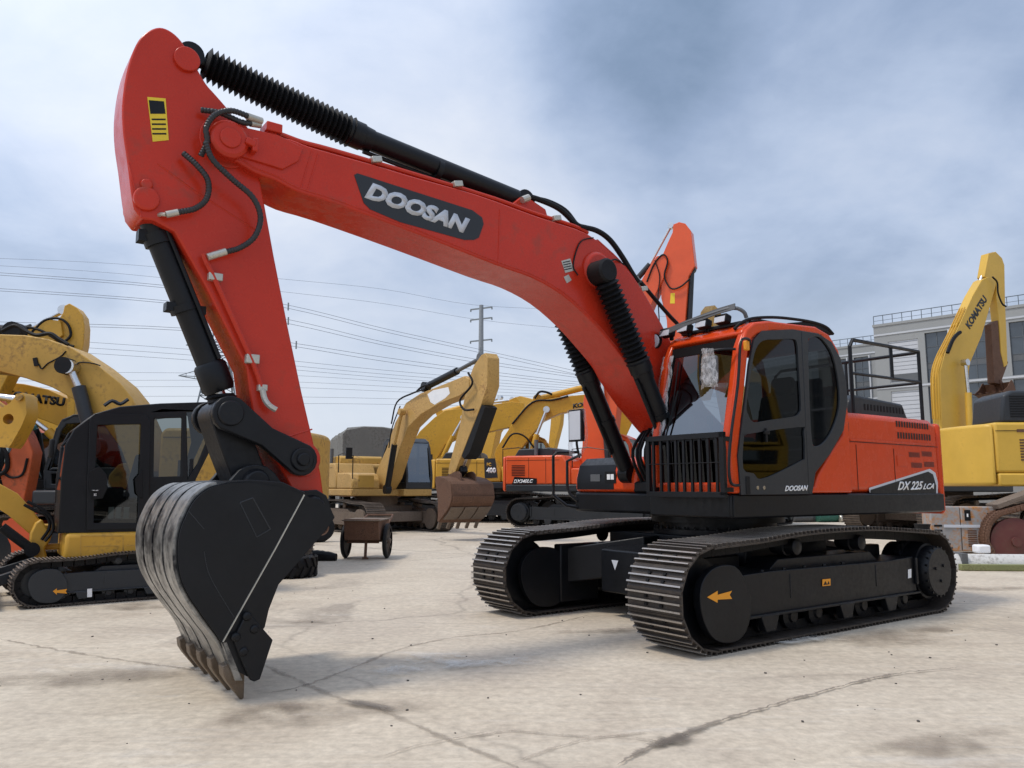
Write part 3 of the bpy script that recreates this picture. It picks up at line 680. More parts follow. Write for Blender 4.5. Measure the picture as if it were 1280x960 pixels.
m=MB(); m.tube([b3((254,318),WA+.05),b3((258,330),WA+.05),b3((266,345),WA+.04),b3((315,452),WA+.04),b3((326,484),WA+.04)],.018,8,sm=2); m.build('hydraulic_pipe',redb,ARM)
for px,px2 in (((260,341),(277,353)),((307,443),(323,456)),((322,481),(333,490))):
    a=b3(px,WA+.03); b=b3(px2,WA+.03); m=MB(); m.box2((a.x,WA,a.z),(b.x,WA+.055,b.z)); m.build('pipe_clamp',M['zinc'],ARM,bevel=.006)
m=MB(); m.tube([b3((328,488),WA+.05),b3((331,500),WA+.06),b3((337,508),WA+.08),b3((345,513),WA+.09)],.022,8,sm=4); m.build('hose_stub',M['zinc'],ARM)
# hoses with spiral guards
m=MB(); m.tube([b3((250,196),.26),b3((258,178),.30),b3((257,160),.32),b3((268,144),.33),b3((288,139),.33),b3((310,146),.30)],.0225,10,sm=6,ribs=.012)
m.tube([b3((256,178),.33),b3((265,200),.33),b3((290,225),.33),b3((315,247),.32),b3((325,272),.31),b3((318,296),.29),b3((300,310),.27),b3((280,316),.26)],.0225,10,sm=6,ribs=.012)
m.tube([b3((228,192),.24),b3((245,207),.27),b3((259,226),.28),b3((258,248),.28),b3((244,261),.26),b3((222,266),.24)],.0225,10,sm=6,ribs=.012)
m.tube([b3((250,138),.22),b3((275,142),.26),b3((300,153),.28),b3((314,155),.27)],.0225,10,sm=6,ribs=.012)
m.build('spiral_hose',surf('hose_guard',(.035,.035,.037),.4,metal=.3),ARM)
for a,b,r_ in ((b3((282,315),.26),b3((259,322),.245),.026),(b3((308,146),.30),b3((326,152),.26),.026),(b3((312,155),.27),b3((324,157),.24),.024)): MB().cyl(a,b,r_,n=12).build('hose_coupling',M['zinc'],ARM)
m=MB(); m.cyl(b3((222,266),.24),b3((207,269),.23),.024,n=12)
m.tube([b3((207,269),.23),b3((199,269),.18),b3((195,275),.1)],.014,8,sm=4); m.build('hose_coupling',M['zinc'],ARM)
# bucket cylinder, rocker and link
pt=c3((181,256),0); g=c3((262,458),0); pr=c3((281,521),0)
d=(pr-pt).normalized()
m=MB(); m.cyl(pt+d*.12,g,.088,n=28); m.rev(g-d*.02,g+d*.20,[(0,.10),(.1,.115),(.85,.115),(1,.10)],28); m.cyl(pt-Vector((0,.07,0)),pt+Vector((0,.07,0)),.10,n=24); m.rev(pt+d*.22,pt+d*.30,[(0,.105),(1,.105)],24); m.rev(pt+d*.75,pt+d*.80,[(0,.102),(1,.102)],24)
m.box(pt+d*.26+Vector((.1,0,0)),(.08,.1,.08)); m.box(pt+d*.78+Vector((.1,0,0)),(.07,.1,.06)); m.box(pt+d*.78-Vector((.1,0,0)),(.07,.1,.06))
m.tube([pt+d*.15+Vector((-.05,.08,0)),pt+d*.3+Vector((-.06,.09,0)),g-d*.05+Vector((-.06,.09,0))],.016,8,sm=2)
BC=m.build('bucket_cylinder',black,EX)
m=MB(); m.cyl(g,pr,.05,n=20); m.build('piston_rod',M['steel'],BC)
random.seed(11); m=MB(); prof=[(k/9,.07+.05*random.random()) for k in range(10)]; m.rev(g+d*.22,pr-d*.06,prof,14); m.build('rod_wrapping',M['blackrub'],BC,ang=15)
def link(name,pa,pb,ra,rb,y0,y1,w0,w1,par,mat=black,bow=0):
    """a forged plate: round eyes at both ends and a waisted body"""
    a=Vector((pa[0],pa[1])); b=Vector((pb[0],pb[1])); d=(b-a).normalized(); n=Vector((-d.y,d.x)); L=(b-a).length
    poly=[]
    for k in range(9): t=PI/2+PI*k/8; poly.append(a+d*ra*cos(t)+n*ra*sin(t))
    mid=a+d*L*.5+n*bow
    poly+= [mid-n*w0]
    for k in range(9): t=-PI/2+PI*k/8; poly.append(b+d*rb*cos(t)+n*rb*sin(t))
    poly+= [mid+n*w0]
    m=MB(); m.prism([(p.x,p.y) for p in poly],y0,y1); m.cyl((a.x,y0-.02,a.y),(a.x,y1+.02,a.y),ra*.72,n=24); m.cyl((b.x,y0-.02,b.y),(b.x,y1+.02,b.y),rb*.72,n=24)
    m.cyl((b.x,y0-.04,b.y),(b.x,y1+.04,b.y),rb*.4,n=16)
    return m.build(name,mat,par,bevel=.01)
rp=FR.P((289,517),.30); ap2=FR.P((377,575),.28); kp=(FR.P((326,609),.1))
for s in (1,-1):
    link('rocker_link',rp,ap2,.125,.12,*((.225,.29) if s>0 else (-.29,-.225)),.075,.07,EX)
link('bucket_link',rp,FR.P((318,606),.2),.11,.12,-.17,.17,.12,.1,EX)
# ------------------------------------------------ bucket
BW=.60
SH=[(285,605),(262,611),(243,626),(231,648),(224,668),(222,690),(225,719),(234,742),(247,762),(262,783),(276,803),(290,836)]
sh=[Vector((*FR.P(p,BW),0)) for p in SH]; shs=[(v.x,v.y) for v in catmull(sh,4)]
sidepoly=shs+FR.PP([(309,846),(311,832),(318,800),(330,784),(335,762),(347,731),(407,662),(417,647),(411,634),(379,619),(347,609),(310,604)],BW)
m=MB()
for s in (1,-1): m.prism(sidepoly,s*BW-.02,s*BW+.02)
# shell
th=.03
n=len(shs); vs=[]; fs=[]
cx,cz=5.35,.85
for i,(x,z) in enumerate(shs):
    dv=Vector((x-cx,z-cz)).normalized()*th
    for y in (-BW,BW): vs.append((x+dv.x*.2,y,z+dv.y*.2)); vs.append((x-dv.x,y,z-dv.y))
for i in range(n-1):
    o=i*4; p=o+4
    fs+=[(o,p,p+2,o+2),(o+1,o+3,p+3,p+1),(o,o+1,p+1,p),(o+2,p+2,p+3,o+3)]
m.add(vs,fs)
BUCK=m.build('bucket',M['black'],EX,ang=30)
# top plate and ears
topb=FR.PP([(285,605),(310,600),(322,597),(335,595)],BW)
m=MB()
tpl=[(shs[0][0],shs[0][1]),(5.42,1.395),(5.22,1.38),(5.05,1.31)]
m.prism([(shs[0][0]+.02,shs[0][1]+.01),(5.42,1.40),(5.20,1.385),(5.04,1.315),(5.04,1.27),(5.20,1.34),(5.42,1.35),(shs[0][0],shs[0][1]-.04)],-BW,BW)
m.build('top_plate',black,BUCK,bevel=.005)
q1=FR.P((318,604),.24); q2=FR.P((388,636),.24)
for s in (1,-1):
    m=MB(); a,b=(.22,.27) if s>0 else (-.27,-.22)
    ear=[(q1[0]+.30,q1[1]-.14)]+[(q1[0]+.16*cos(t),q1[1]+.13*sin(t)) for t in (2.6,2.1,1.6,1.1,.7)][::-1]+[(q1[0]-.22,q1[1]-.04)]+[(q2[0]+.15*cos(t),q2[1]+.14*sin(t)) for t in (1.2,1.8,2.4,3.0,3.6)]+[(q2[0],q2[1]-.16),(q2[0]+.2,q2[1]-.1)]
    m.prism(ear,a,b); m.rev((q1[0],a-.02 if s>0 else b+.02,q1[1]),(q1[0],(b+.05) if s>0 else (a-.05),q1[1]),[(0,.10),(.6,.10),(1,.08)],24)
    m.rev((q2[0],a-.02 if s>0 else b+.02,q2[1]),(q2[0],(b+.05) if s>0 else (a-.05),q2[1]),[(0,.10),(.6,.10),(1,.08)],24)
    m.build('bucket_ear',black,BUCK,bevel=.008)
for q in (q1,q2): MB().cyl((q[0],-.3,q[1]),(q[0],.3,q[1]),.05,n=18).build('bucket_pin',black,BUCK)
# worn wear strips round the heel
bare=surf('bare_scraped_steel',(.33,.325,.31),.36,(.03,.03,.033),.72,1.1,metal=.75,bump=.2)
M['bare']=bare
i0=2; seg=[k for k in range(i0,n)]
for k in range(4):
    y0=-BW+.03+k*.30; y1=y0+.245; vs=[]; fs=[]
    for j,i in enumerate(seg):
        x,z=shs[i]; dv=Vector((x-cx,z-cz)).normalized()
        for y in (y0,y1):
            vs.append((x+dv.x*.005,y,z+dv.y*.005)); vs.append((x+dv.x*.024,y,z+dv.y*.024))
    for j in range(len(seg)-1):
        o=j*4; p=o+4; fs+=[(o+1,o+3,p+3,p+1),(o,o+1,p+1,p),(o+2,p+2,p+3,o+3)]
    e=(len(seg)-1)*4; fs+=[(0,2,3,1),(e,e+1,e+3,e+2)]
    MB().add(vs,fs).build('wear_strip',bare,BUCK,ang=30)
# lip, teeth, side cutters
lipA=FR.P((276,803),BW); lipB=FR.P((307,850),BW)
m=MB(); m.prism([lipA,(lipA[0]-.035,lipA[1]),FR.P((303,851),BW),FR.P((293,851),BW)],-BW-.02,BW+.02); m.build('cutting_lip',M['bare'],BUCK,bevel=.004)
ta=Vector(FR.P((291,835),BW)); tb=Vector(FR.P((305,884),BW))
tb.y=max(tb.y,.002)
dd=(tb-ta).normalized(); nn=Vector((-dd.y,dd.x))
tooth=surf('worn_tooth_iron',(.16,.12,.085),.5,(.06,.05,.04),.4,10,metal=.5,bump=.4)
for k in range(5):
    y=-BW+.05+k*(2*BW-.10)/4
    m=MB(); a=ta; b=tb
    def P(t,h,w): c=a+(b-a)*t; return [(c.x+nn.x*h,y-w,c.y+nn.y*h),(c.x+nn.x*h,y+w,c.y+nn.y*h),(c.x-nn.x*h,y+w,c.y-nn.y*h),(c.x-nn.x*h,y-w,c.y-nn.y*h)]
    vs=P(-.15,.055,.045)+P(.12,.065,.055)+P(.35,.055,.050)+P(1.0,.010,.022)
    fs=[(0,1,2,3),(15,14,13,12)]
    for r_ in range(3):
        for i in range(4): j=(i+1)%4; fs.append((r_*4+i,r_*4+4+i,r_*4+4+j,r_*4+j))
    m.add(vs,fs); 
    c=a+(b-a)*.16; m.cyl((c.x,y-.06,c.y),(c.x,y+.06,c.y),.02,n=10)
    m.build('tooth',tooth,BUCK,bevel=.006)
sc=[(306,768),(311,767),(340,800),(338,806),(324,849),(317,852),(312,850),(301,826),(291,800)]
for s in (1,-1):
    m=MB(); pl_=FR.PP(sc,BW+.03)
    a,b=(BW+.022,BW+.055) if s>0 else (-BW-.055,-BW-.022)
    m.prism(pl_,a,b)
    for px in ((309,771),(318,787),(295,797),(305,815)):
        q=FR.P(px,BW+.05); m.rev((q[0],s*(BW+.05),q[1]),(q[0],s*(BW+.072),q[1]),[(0,.03),(.5,.03),(1,.02)],10)
    m.build('side_cutter',black,BUCK,bevel=.006)
for s in (1,):
    m=MB(); m.tube([(*FR.P((379,619),BW)[:1],BW+.021,FR.P((379,619),BW)[1]),b3((344,687),BW+.021),b3((279,803),BW+.021)],.006,5,sm=0); m.build('weld_bead',M['zinc'],BUCK)
    m=MB(); 
    R4=[(300,629),(316,623),(338,662),(321,672)]
    for i in range(4): m.tube([b3(R4[i],BW+.021),b3(R4[(i+1)%4],BW+.021)],.004,5,sm=0)
    m.tube([b3((236,640),BW+.021),b3((255,662),BW+.021)],.003,5,sm=0); m.tube([b3((255,690),BW+.021),b3((262,720),BW+.021),b3((285,760),BW+.021),b3((293,772),BW+.021)],.003,5,sm=4)
    m.build('weld_outline',M['dark'],BUCK)

# ================================================================= world, light, ground
def world():
    w=bpy.data.worlds.new('World'); SC.world=w; w.use_nodes=True; t=w.node_tree; t.nodes.clear()
    out=t.nodes.new('ShaderNodeOutputWorld'); bg=t.nodes.new('ShaderNodeBackground'); lk(t,bg.outputs[0],out.inputs[0])
    sky=t.nodes.new('ShaderNodeTexSky'); sky.sky_type='NISHITA'; sky.sun_disc=False; sky.sun_elevation=SUN_EL; sky.sun_rotation=SUN_ROT; sky.air_density=1.2; sky.dust_density=2
    tc=t.nodes.new('ShaderNodeTexCoord'); v=tc.outputs['Generated']
    sep=t.nodes.new('ShaderNodeSeparateXYZ'); lk(t,v,sep.inputs[0])
    def math(op,a,b=None,c=None):
        n=t.nodes.new('ShaderNodeMath'); n.operation=op
        for i,x in enumerate((a,b,c)):
            if x is None: continue
            if hasattr(x,'is_linked'): lk(t,x,n.inputs[i])
            else: n.inputs[i].default_value=x
        return n.outputs[0]
    z=math('ADD',math('MAXIMUM',sep.outputs[2],0),.30)
    cx=math('DIVIDE',sep.outputs[0],z); cy=math('DIVIDE',sep.outputs[1],z)
    cmb=t.nodes.new('ShaderNodeCombineXYZ'); lk(t,cx,cmb.inputs[0]); lk(t,cy,cmb.inputs[1]); cmb.inputs[2].default_value=3.1
    n1=noise(t,1.25,8,.54,vec=cmb.outputs[0],dist=.3); n2=noise(t,3.4,7,.6,vec=cmb.outputs[0],dist=.3)
    dens=math('ADD',math('MULTIPLY',n1.outputs['Fac'],.78),math('MULTIPLY',n2.outputs['Fac'],.22))
    # broad banks of the cloud sheet, each about one direction of the sky
    def bank(px,width,amp):
        d=ray(px).normalized(); vm=t.nodes.new('ShaderNodeVectorMath'); vm.operation='DOT_PRODUCT'; lk(t,v,vm.inputs[0]); vm.inputs[1].default_value=d
        mr=t.nodes.new('ShaderNodeMapRange'); mr.interpolation_type='SMOOTHERSTEP'; lk(t,vm.outputs['Value'],mr.inputs[0]); mr.inputs[1].default_value=cos(radians(width)); mr.inputs[2].default_value=1; mr.inputs[3].default_value=0; mr.inputs[4].default_value=amp
        return mr.outputs[0]
    for b in BANKS: dens=math('ADD',dens,bank(*b))
    r=ramp(t,dens,SKY_RAMP)
    cl=r.outputs['Color']
    # paler towards the horizon, where the sheet is seen through more air
    hz=t.nodes.new('ShaderNodeMapRange'); hz.interpolation_type='SMOOTHSTEP'; lk(t,sep.outputs[2],hz.inputs[0]); hz.inputs[1].default_value=-.02; hz.inputs[2].default_value=.34; hz.inputs[3].default_value=.85; hz.inputs[4].default_value=0
    cl=mixc(t,hz.outputs[0],cl,(.78,.84,.93))
    skyc=mixc(t,1.0,sky.outputs[0],(.10,.10,.10),'MULTIPLY')
    fin=mixc(t,.90,skyc,cl)
    # the sun's side of the cloud sheet, behind the viewer, is brighter
    dp=t.nodes.new('ShaderNodeVectorMath'); dp.operation='DOT_PRODUCT'; lk(t,v,dp.inputs[0]); dp.inputs[1].default_value=SUN_DIR
    mr=t.nodes.new('ShaderNodeMapRange'); mr.interpolation_type='SMOOTHSTEP'; lk(t,dp.outputs['Value'],mr.inputs[0]); mr.inputs[1].default_value=.1; mr.inputs[2].default_value=1; mr.inputs[3].default_value=1; mr.inputs[4].default_value=SUNSIDE
    lk(t,fin,bg.inputs[0]); lk(t,mr.outputs[0],bg.inputs[1])
SUN_EL=radians(62); az=radians(200)      # direction the light comes from, measured from +X
SUN_DIR=Vector((cos(az)*cos(SUN_EL),sin(az)*cos(SUN_EL),sin(SUN_EL)))
SUN_ROT=PI/2-az
SUNSIDE=1.6
BANKS=[((1090,170),27,-.17),((230,60),28,.045),((660,225),11,.09),((60,300),8,-.05),((420,430),26,.09),((760,60),12,-.05),((1200,40),16,.05),((1180,330),12,.05)]
SKY_RAMP=[(.26,(.23,.32,.47)),(.38,(.36,.46,.65)),(.48,(.51,.61,.80)),(.58,(.66,.74,.90)),(.72,(.82,.87,.97))]
world()
sd=bpy.data.lights.new('sun','SUN'); sd.energy=2.1; sd.angle=radians(9); sd.color=(1,.93,.83)
so=bpy.data.objects.new('sun',sd); COL.objects.link(so); so.rotation_euler=(-SUN_DIR).to_track_quat('-Z','Y').to_euler()
SC.view_settings.view_transform='Standard'; SC.view_settings.look='None'; SC.view_settings.gamma=1; SC.view_settings.exposure=0
# ground
def ground_mat():
    m,t,b=nt('worn_concrete'); tc=t.nodes.new('ShaderNodeTexCoord'); v=tc.outputs['Object']
    n1=noise(t,.10,6,.6,vec=v,dist=.4); n2=noise(t,.9,8,.65,vec=v,dist=.5); n3=noise(t,14,6,.7,vec=v); n4=noise(t,.35,7,.6,vec=v,dist=1.2)
    c=ramp(t,n2.outputs['Fac'],[(.25,(.45,.37,.28)),(.5,(.565,.48,.365)),(.75,(.655,.57,.445))]).outputs['Color']
    c=mixc(t,ramp(t,n1.outputs['Fac'],[(.35,0),(.65,.45)]).outputs['Color'],c,(.53,.47,.40))
    # brown stains
    c=mixc(t,ramp(t,n4.outputs['Fac'],[(.60,0),(.70,.55)]).outputs['Color'],c,(.22,.18,.145))
    st=t.nodes.new('ShaderNodeMapping'); st.inputs['Scale'].default_value=(.5,2.4,1); st.inputs['Rotation'].default_value=(0,0,.5); lk(t,v,st.inputs[0])
    n5=noise(t,1.0,7,.7,vec=st.outputs[0],dist=.6)
    c=mixc(t,ramp(t,n5.outputs['Fac'],[(.58,0),(.72,.4)]).outputs['Color'],c,(.25,.21,.175))
    c=mixc(t,ramp(t,n5.outputs['Fac'],[(.28,.45),(.40,0)]).outputs['Color'],c,(.62,.59,.54))
    # fine speckle
    sp=ramp(t,n3.outputs['Fac'],[(.3,.74),(.7,1.14)]).outputs['Color']; c=mixc(t,1.0,c,sp,'MULTIPLY')
    # scuffs and track prints: long thin streaks in two directions
    for ang,sc,amt in ((.62,(.35,9,1),.32),(-.25,(.5,14,1),.26)):
        mp_=t.nodes.new('ShaderNodeMapping'); mp_.inputs['Scale'].default_value=sc; mp_.inputs['Rotation'].default_value=(0,0,ang); lk(t,v,mp_.inputs[0])
        nn_=noise(t,1.0,5,.75,vec=mp_.outputs[0],dist=.8); c=mixc(t,ramp(t,nn_.outputs['Fac'],[(.57,0),(.70,amt)]).outputs['Color'],c,(.27,.225,.18)); c=mixc(t,ramp(t,nn_.outputs['Fac'],[(.30,amt),(.42,0)]).outputs['Color'],c,(.66,.61,.53))
    n6=noise(t,70,3,.6,vec=v); c=mixc(t,ramp(t,n6.outputs['Fac'],[(.66,0),(.74,.5)]).outputs['Color'],c,(.18,.15,.12))
    # cracks
    wn=noise(t,1.3,5,.6,vec=v); wv=t.nodes.new('ShaderNodeVectorMath'); wv.operation='MULTIPLY_ADD'; lk(t,wn.outputs['Color'],wv.inputs[0]); wv.inputs[1].default_value=(.55,.55,0); lk(t,v,wv.inputs[2])
    vo=t.nodes.new('ShaderNodeTexVoronoi'); vo.feature='DISTANCE_TO_EDGE'; vo.inputs['Scale'].default_value=.19; lk(t,wv.outputs[0],vo.inputs['Vector'])
    cr=ramp(t,vo.outputs['Distance'],[(0.0,.6),(.003,.35),(.008,0)]).outputs['Color']
    cmask=ramp(t,n1.outputs['Fac'],[(.42,.0),(.55,1)]).outputs['Color']
    crm=mixc(t,1.0,cr,cmask,'MULTIPLY')
    c=mixc(t,crm,c,(.15,.125,.105))
    lk(t,c,b.inputs['Base Color'])
    lk(t,ramp(t,n2.outputs['Fac'],[(.3,.62),(.7,.85)]).outputs['Color'],b.inputs['Roughness']); b.inputs['Specular IOR Level'].default_value=.3
    bp=t.nodes.new('ShaderNodeBump'); bp.inputs['Strength'].default_value=.5; bp.inputs['Distance'].default_value=.012
    ad=t.nodes.new('ShaderNodeMath'); ad.operation='MULTIPLY_ADD'; lk(t,n3.outputs['Fac'],ad.inputs[0]); ad.inputs[1].default_value=.4; lk(t,n2.outputs['Fac'],ad.inputs[2])
    lk(t,ad.outputs[0],bp.inputs['Height']); lk(t,bp.outputs[0],b.inputs['Normal'])
    return m
g=MB(); g.add([(-900,-60,0),(900,-60,0),(900,1500,0),(-900,1500,0)],[(0,1,2,3)])
tag(g.build('ground',ground_mat()),kind='structure')
# ================================================================= the other machines of the yard
random.seed(21)
Y=dict(
 yellow=surf('yellow_paint',(.56,.30,.022),.42,(.20,.10,.04),.30,1.6,var=.12,bump=.05),
 amber=surf('amber_yellow_paint',(.57,.31,.034),.42,(.17,.09,.04),.35,1.8,var=.12),
 tan=surf('weathered_yellow_paint',(.48,.28,.052),.5,(.13,.07,.035),.42,1.4,var=.15,bump=.1),
 pale=surf('faded_yellow_paint',(.48,.29,.085),.55,(.20,.09,.035),.42,2.2,var=.18,bump=.1),
 lemon=surf('light_yellow_paint',(.62,.38,.055),.40,(.25,.13,.04),.16,1.5,var=.08),
 orange=surf('orange_paint',(.66,.085,.018),.36,(.2,.08,.03),.1,1.5,coat=.2,var=.08),
 rustor=surf('worn_orange_paint',(.52,.10,.028),.5,(.14,.06,.03),.4,2,var=.2),
 rust=surf('rusty_steel',(.13,.065,.038),.75,(.05,.03,.022),.5,5,var=.3,bump=.5),
 mud=surf('dusty_steel',(.17,.13,.10),.8,(.08,.06,.045),.5,5,var=.25,bump=.5),
 dusttrack=surf('dusty_track_iron',(.10,.082,.068),.7,(.20,.16,.12),.5,5,var=.3,bump=.5),
)
mats_dark=[M['trackm'],M['worn'],M['blackrub']]; mats_dust=[Y['dusttrack'],Y['mud'],M['blackrub']]
def b_track(root,S,yawT,mats,gm,gauge=1.195,w=.6):
    """both tracks on a carriage turned by yawT against the deck"""
    for s in (1,-1):
        tp=[(x*S,z*S) for x,z in [(1.15,.875),(.6,.93),(.12,.945),(-.6,.93),(-1.34,.875)]]
        p=track_path(1.86*S,.03*S,.415*S,top=tp)
        b=make_belt(root,s*gauge*S,w*S,p,pitch=.19*S,mats=mats,detail=False,gh=.028*S)
        running_gear(b,s*gauge*S,s,L=1.86*S,r=.415*S,zb=.03*S,mt=gm,S=S)
        b.rotation_euler=(0,0,yawT)
    m=MB(); m.box((0,0,.6*S),(1.3*S,1.9*S,.36*S)); m.box((1.0*S,0,.45*S),(.5*S,1.9*S,.3*S)); m.box((-1.0*S,0,.45*S),(.5*S,1.9*S,.3*S)); c=m.build('centre_carriage',gm,root,bevel=.02*S); c.rotation_euler=(0,0,yawT)
    MB().cyl((0,0,.76*S),(0,0,1.08*S),.68*S,n=32).build('slewing_ring',gm,root)
def b_upper(root,S,paint,deckm,cabm,zt=2.15,cwm=None,cab=True,cover=True,rail=True,locker=True,cwy=1.27,cwrad=2.80,deckpaint=None,cab_y=(.36,1.28),vents=True):
    q=lambda l:[(a*S,b*S) for a,b in l]
    MB().prism(q([(1.35,1.27),(1.35,.30),(1.0,.28),(1.0,-1.27),(-2.4,-1.27),(-2.4,1.27)]),1.075*S,1.29*S,'z').build('deck_frame',deckpaint or deckm,root,bevel=.03*S)
    m=MB(); m.prism(q([(-.55,1.295),(-.55,zt-.08),(-.62,zt),(-2.42,zt),(-2.42,1.295)]),.1*S,1.26*S); m.prism(q([(-.25,1.295),(-.25,zt-.35),(-.5,zt),(-2.42,zt),(-2.42,1.295)]),-1.26*S,.098*S)
    H=m.build('engine_housing',paint,root,bevel=.05*S,seg=3)
    for s in (1,-1):
        m=MB()
        for x in (-1.05,-1.62): m.box2((x*S-.006,s*1.262*S,1.34*S),(x*S+.006,s*1.266*S,(zt-.08)*S))
        m.box2((-.6*S,s*1.262*S,(zt-.14)*S),(-2.4*S,s*1.266*S,(zt-.15)*S)); m.build('door_seam',M['blackrub'],H)
        if vents:
            m=MB()
            for k in range(7): z=(zt-.62+.05*k)*S; m.box2((-1.75*S,s*1.262*S,z),(-2.2*S,s*1.268*S,z+.022*S))
            m.build('vent',M['blackrub'],H)
    a0=math.asin(min(1,cwy/cwrad))
    pl=[(-2.43,cwy),(-cwrad*cos(a0)-.0,cwy)] if cwrad*cos(a0)>2.45 else [(-2.43,cwy)]
    pl=[(-2.43,cwy)]+[(cwrad*cos(a),cwrad*sin(a)) for a in [PI-a0*.93+2*a0*.93*k/12 for k in range(13)]]+[(-2.43,-cwy)]
    MB().prism(q(pl),1.08*S,(zt-.02)*S,'z').build('counterweight',cwm or paint,root,bevel=.09*S,seg=4)
    if cover:
        C=MB().prism(q([(-.95,zt),(-1.0,zt+.2),(-1.1,zt+.26),(-2.15,zt+.22),(-2.3,zt)]),-.85*S,.9*S).build('engine_cover',deckm,root,bevel=.03*S)
        MB().cyl((-1.5*S,-.95*S,zt*S),(-1.5*S,-.95*S,(zt+.5)*S),.06*S,n=16).build('exhaust_pipe',M['grey'],root)
    if locker:
        MB().prism(q([(1.0,1.295),(1.0,1.55),(.85,1.74),(.6,1.78),(-.24,1.78),(-.24,1.295)]),-1.25*S,-.34*S).build('tool_locker',paint,root,bevel=.04*S)
    if rail:
        m=MB(); m.tube([(.95*S,-1.22*S,1.29*S),(.95*S,-1.22*S,2.3*S),(.3*S,-1.22*S,2.4*S),(-.2*S,-1.22*S,2.35*S),(-.2*S,-1.22*S,1.8*S)],.017*S,6,sm=0); m.build('hand_rail',M['black'],root)
        m=MB(); m.tube([(.95*S,-1.22*S,2.2*S),(1.05*S,-1.35*S,2.3*S)],.012*S,6,sm=0); m.box((1.06*S,-1.4*S,2.35*S),(.04*S,.2*S,.34*S)); m.build('side_mirror',M['black'],root)
    if cab:
        y0,y1=cab_y
        out=[(1.33,1.295),(1.36,1.7),(1.20,2.55),(1.08,2.78),(.85,2.88),(-.1,2.90),(-.35,2.78),(-.48,2.4),(-.5,1.295)]
        w1=[(1.2,1.75),(1.24,1.72),(1.08,2.52),(.98,2.68),(.45,2.72),(.42,1.75)]; w2=[(1.20,1.40),(1.22,1.62),(.45,1.62),(.45,1.40)]; w3=[(.32,1.75),(.32,2.72),(-.1,2.72),(-.28,2.6),(-.38,2.3),(-.38,1.75)]
        m=MB()
        m.prism(q(out),(y1-.05)*S,y1*S,holes=[q(w1),q(w2),q(w3)]); m.prism(q(out),y0*S,(y0+.05)*S,holes=[q([(1.24,1.5),(1.08,2.52),(.98,2.68),(-.1,2.7),(-.38,2.3),(-.38,1.5)])])
        m.prism(q([(1.09,2.74),(.85,2.885),(-.1,2.905),(-.36,2.76),(-.3,2.74),(-.1,2.84),(.82,2.82),(1.04,2.70)]),y0*S,y1*S)
        m.prism(q([(-.505,1.295),(-.485,2.3),(-.44,2.3),(-.45,1.295)]),y0*S,y1*S); m.box2((1.28*S,y0*S,1.295*S),(1.345*S,y1*S,1.5*S))
        for y in (y0+.035,y1-.035): m.bar((1.33*S,y*S,1.35*S),(1.355*S,y*S,1.7*S),.07*S,.06*S,side=(0,1,0)); m.bar((1.355*S,y*S,1.69*S),(1.16*S,y*S,2.6*S),.07*S,.06*S,side=(0,1,0))
        CB=m.build('cab',cabm,root,bevel=.015*S)
        MB().add([(x*S,y*S,z*S) for x,y,z in ((1.345,y0,1.5),(1.345,y1,1.5),(1.11,y1,2.72),(1.11,y0,2.72))],[(0,1,2,3)]).build('windscreen',M['glass'],CB)
        for w in (w1,w2,w3): MB().add([(a*S,(y1-.03)*S,b*S) for a,b in w],[tuple(range(len(w)))]).build('side_window',M['tint2'],CB)
        m=MB(); m.box(((.25)*S,.82*S,1.65*S),(.5*S,.45*S,.2*S)); m.bar((.02*S,.82*S,1.7*S),(-.12*S,.82*S,2.35*S),.42*S,.12*S,side=(0,1,0)); m.box2((-.45*S,(y0+.05)*S,1.3*S),(1.25*S,(y1-.06)*S,1.35*S)); m.build('operator_seat',M['seat'],CB,bevel=.03*S)
    return H
M['tint2']=glass('smoky_glass',(.22,.25,.24),.06)
def profile(root,fr,name,px,y,w,mat,bevel=.015,sm=0):
    q=fr.PP(px,y)
    if sm: q=[(v.x,v.y) for v in catmull([Vector((*a,0)) for a in q],sm,closed=True)]
    return MB().prism(q,-w,w).build(name,mat,root,bevel=bevel)
def rod(root,fr,name,p0,p1,y,r,mat,r1=None,eye=True):
    a=fr.P(p0,y); b=fr.P(p1,y); m=MB(); A=Vector((a[0],y,a[1])); B=Vector((b[0],y,b[1])); m.cyl(A,B,r,r1,n=16)
    if eye: m.cyl(A-Vector((0,r,0)),A+Vector((0,r,0)),r*1.5,n=16)
    return m.build(name,mat,root)
def cylinder(root,fr,p_rod,p_gland,p_base,y,r,tube,rodm=None):
    o=rod(root,fr,'hydraulic_cylinder',p_base,p_gland,y,r,tube)
    a=fr.P(p_rod,y); b=fr.P(p_gland,y); m=MB(); m.cyl((a[0],y,a[1]),(b[0],y,b[1]),r*.55,n=14); m.cyl((a[0],y-r,a[1]),(a[0],y+r,a[1]),r*1.1,n=14); m.build('piston_rod',rodm or M['steel'],o)
    return o
def hose(root,fr,pxs,y,r=.02,name='hose'):
    m=MB(); m.tube([(lambda q:(q[0],y,q[1]))(fr.P(p,y)) for p in pxs],r,6,sm=5); return m.build(name,M['blackrub'],root)
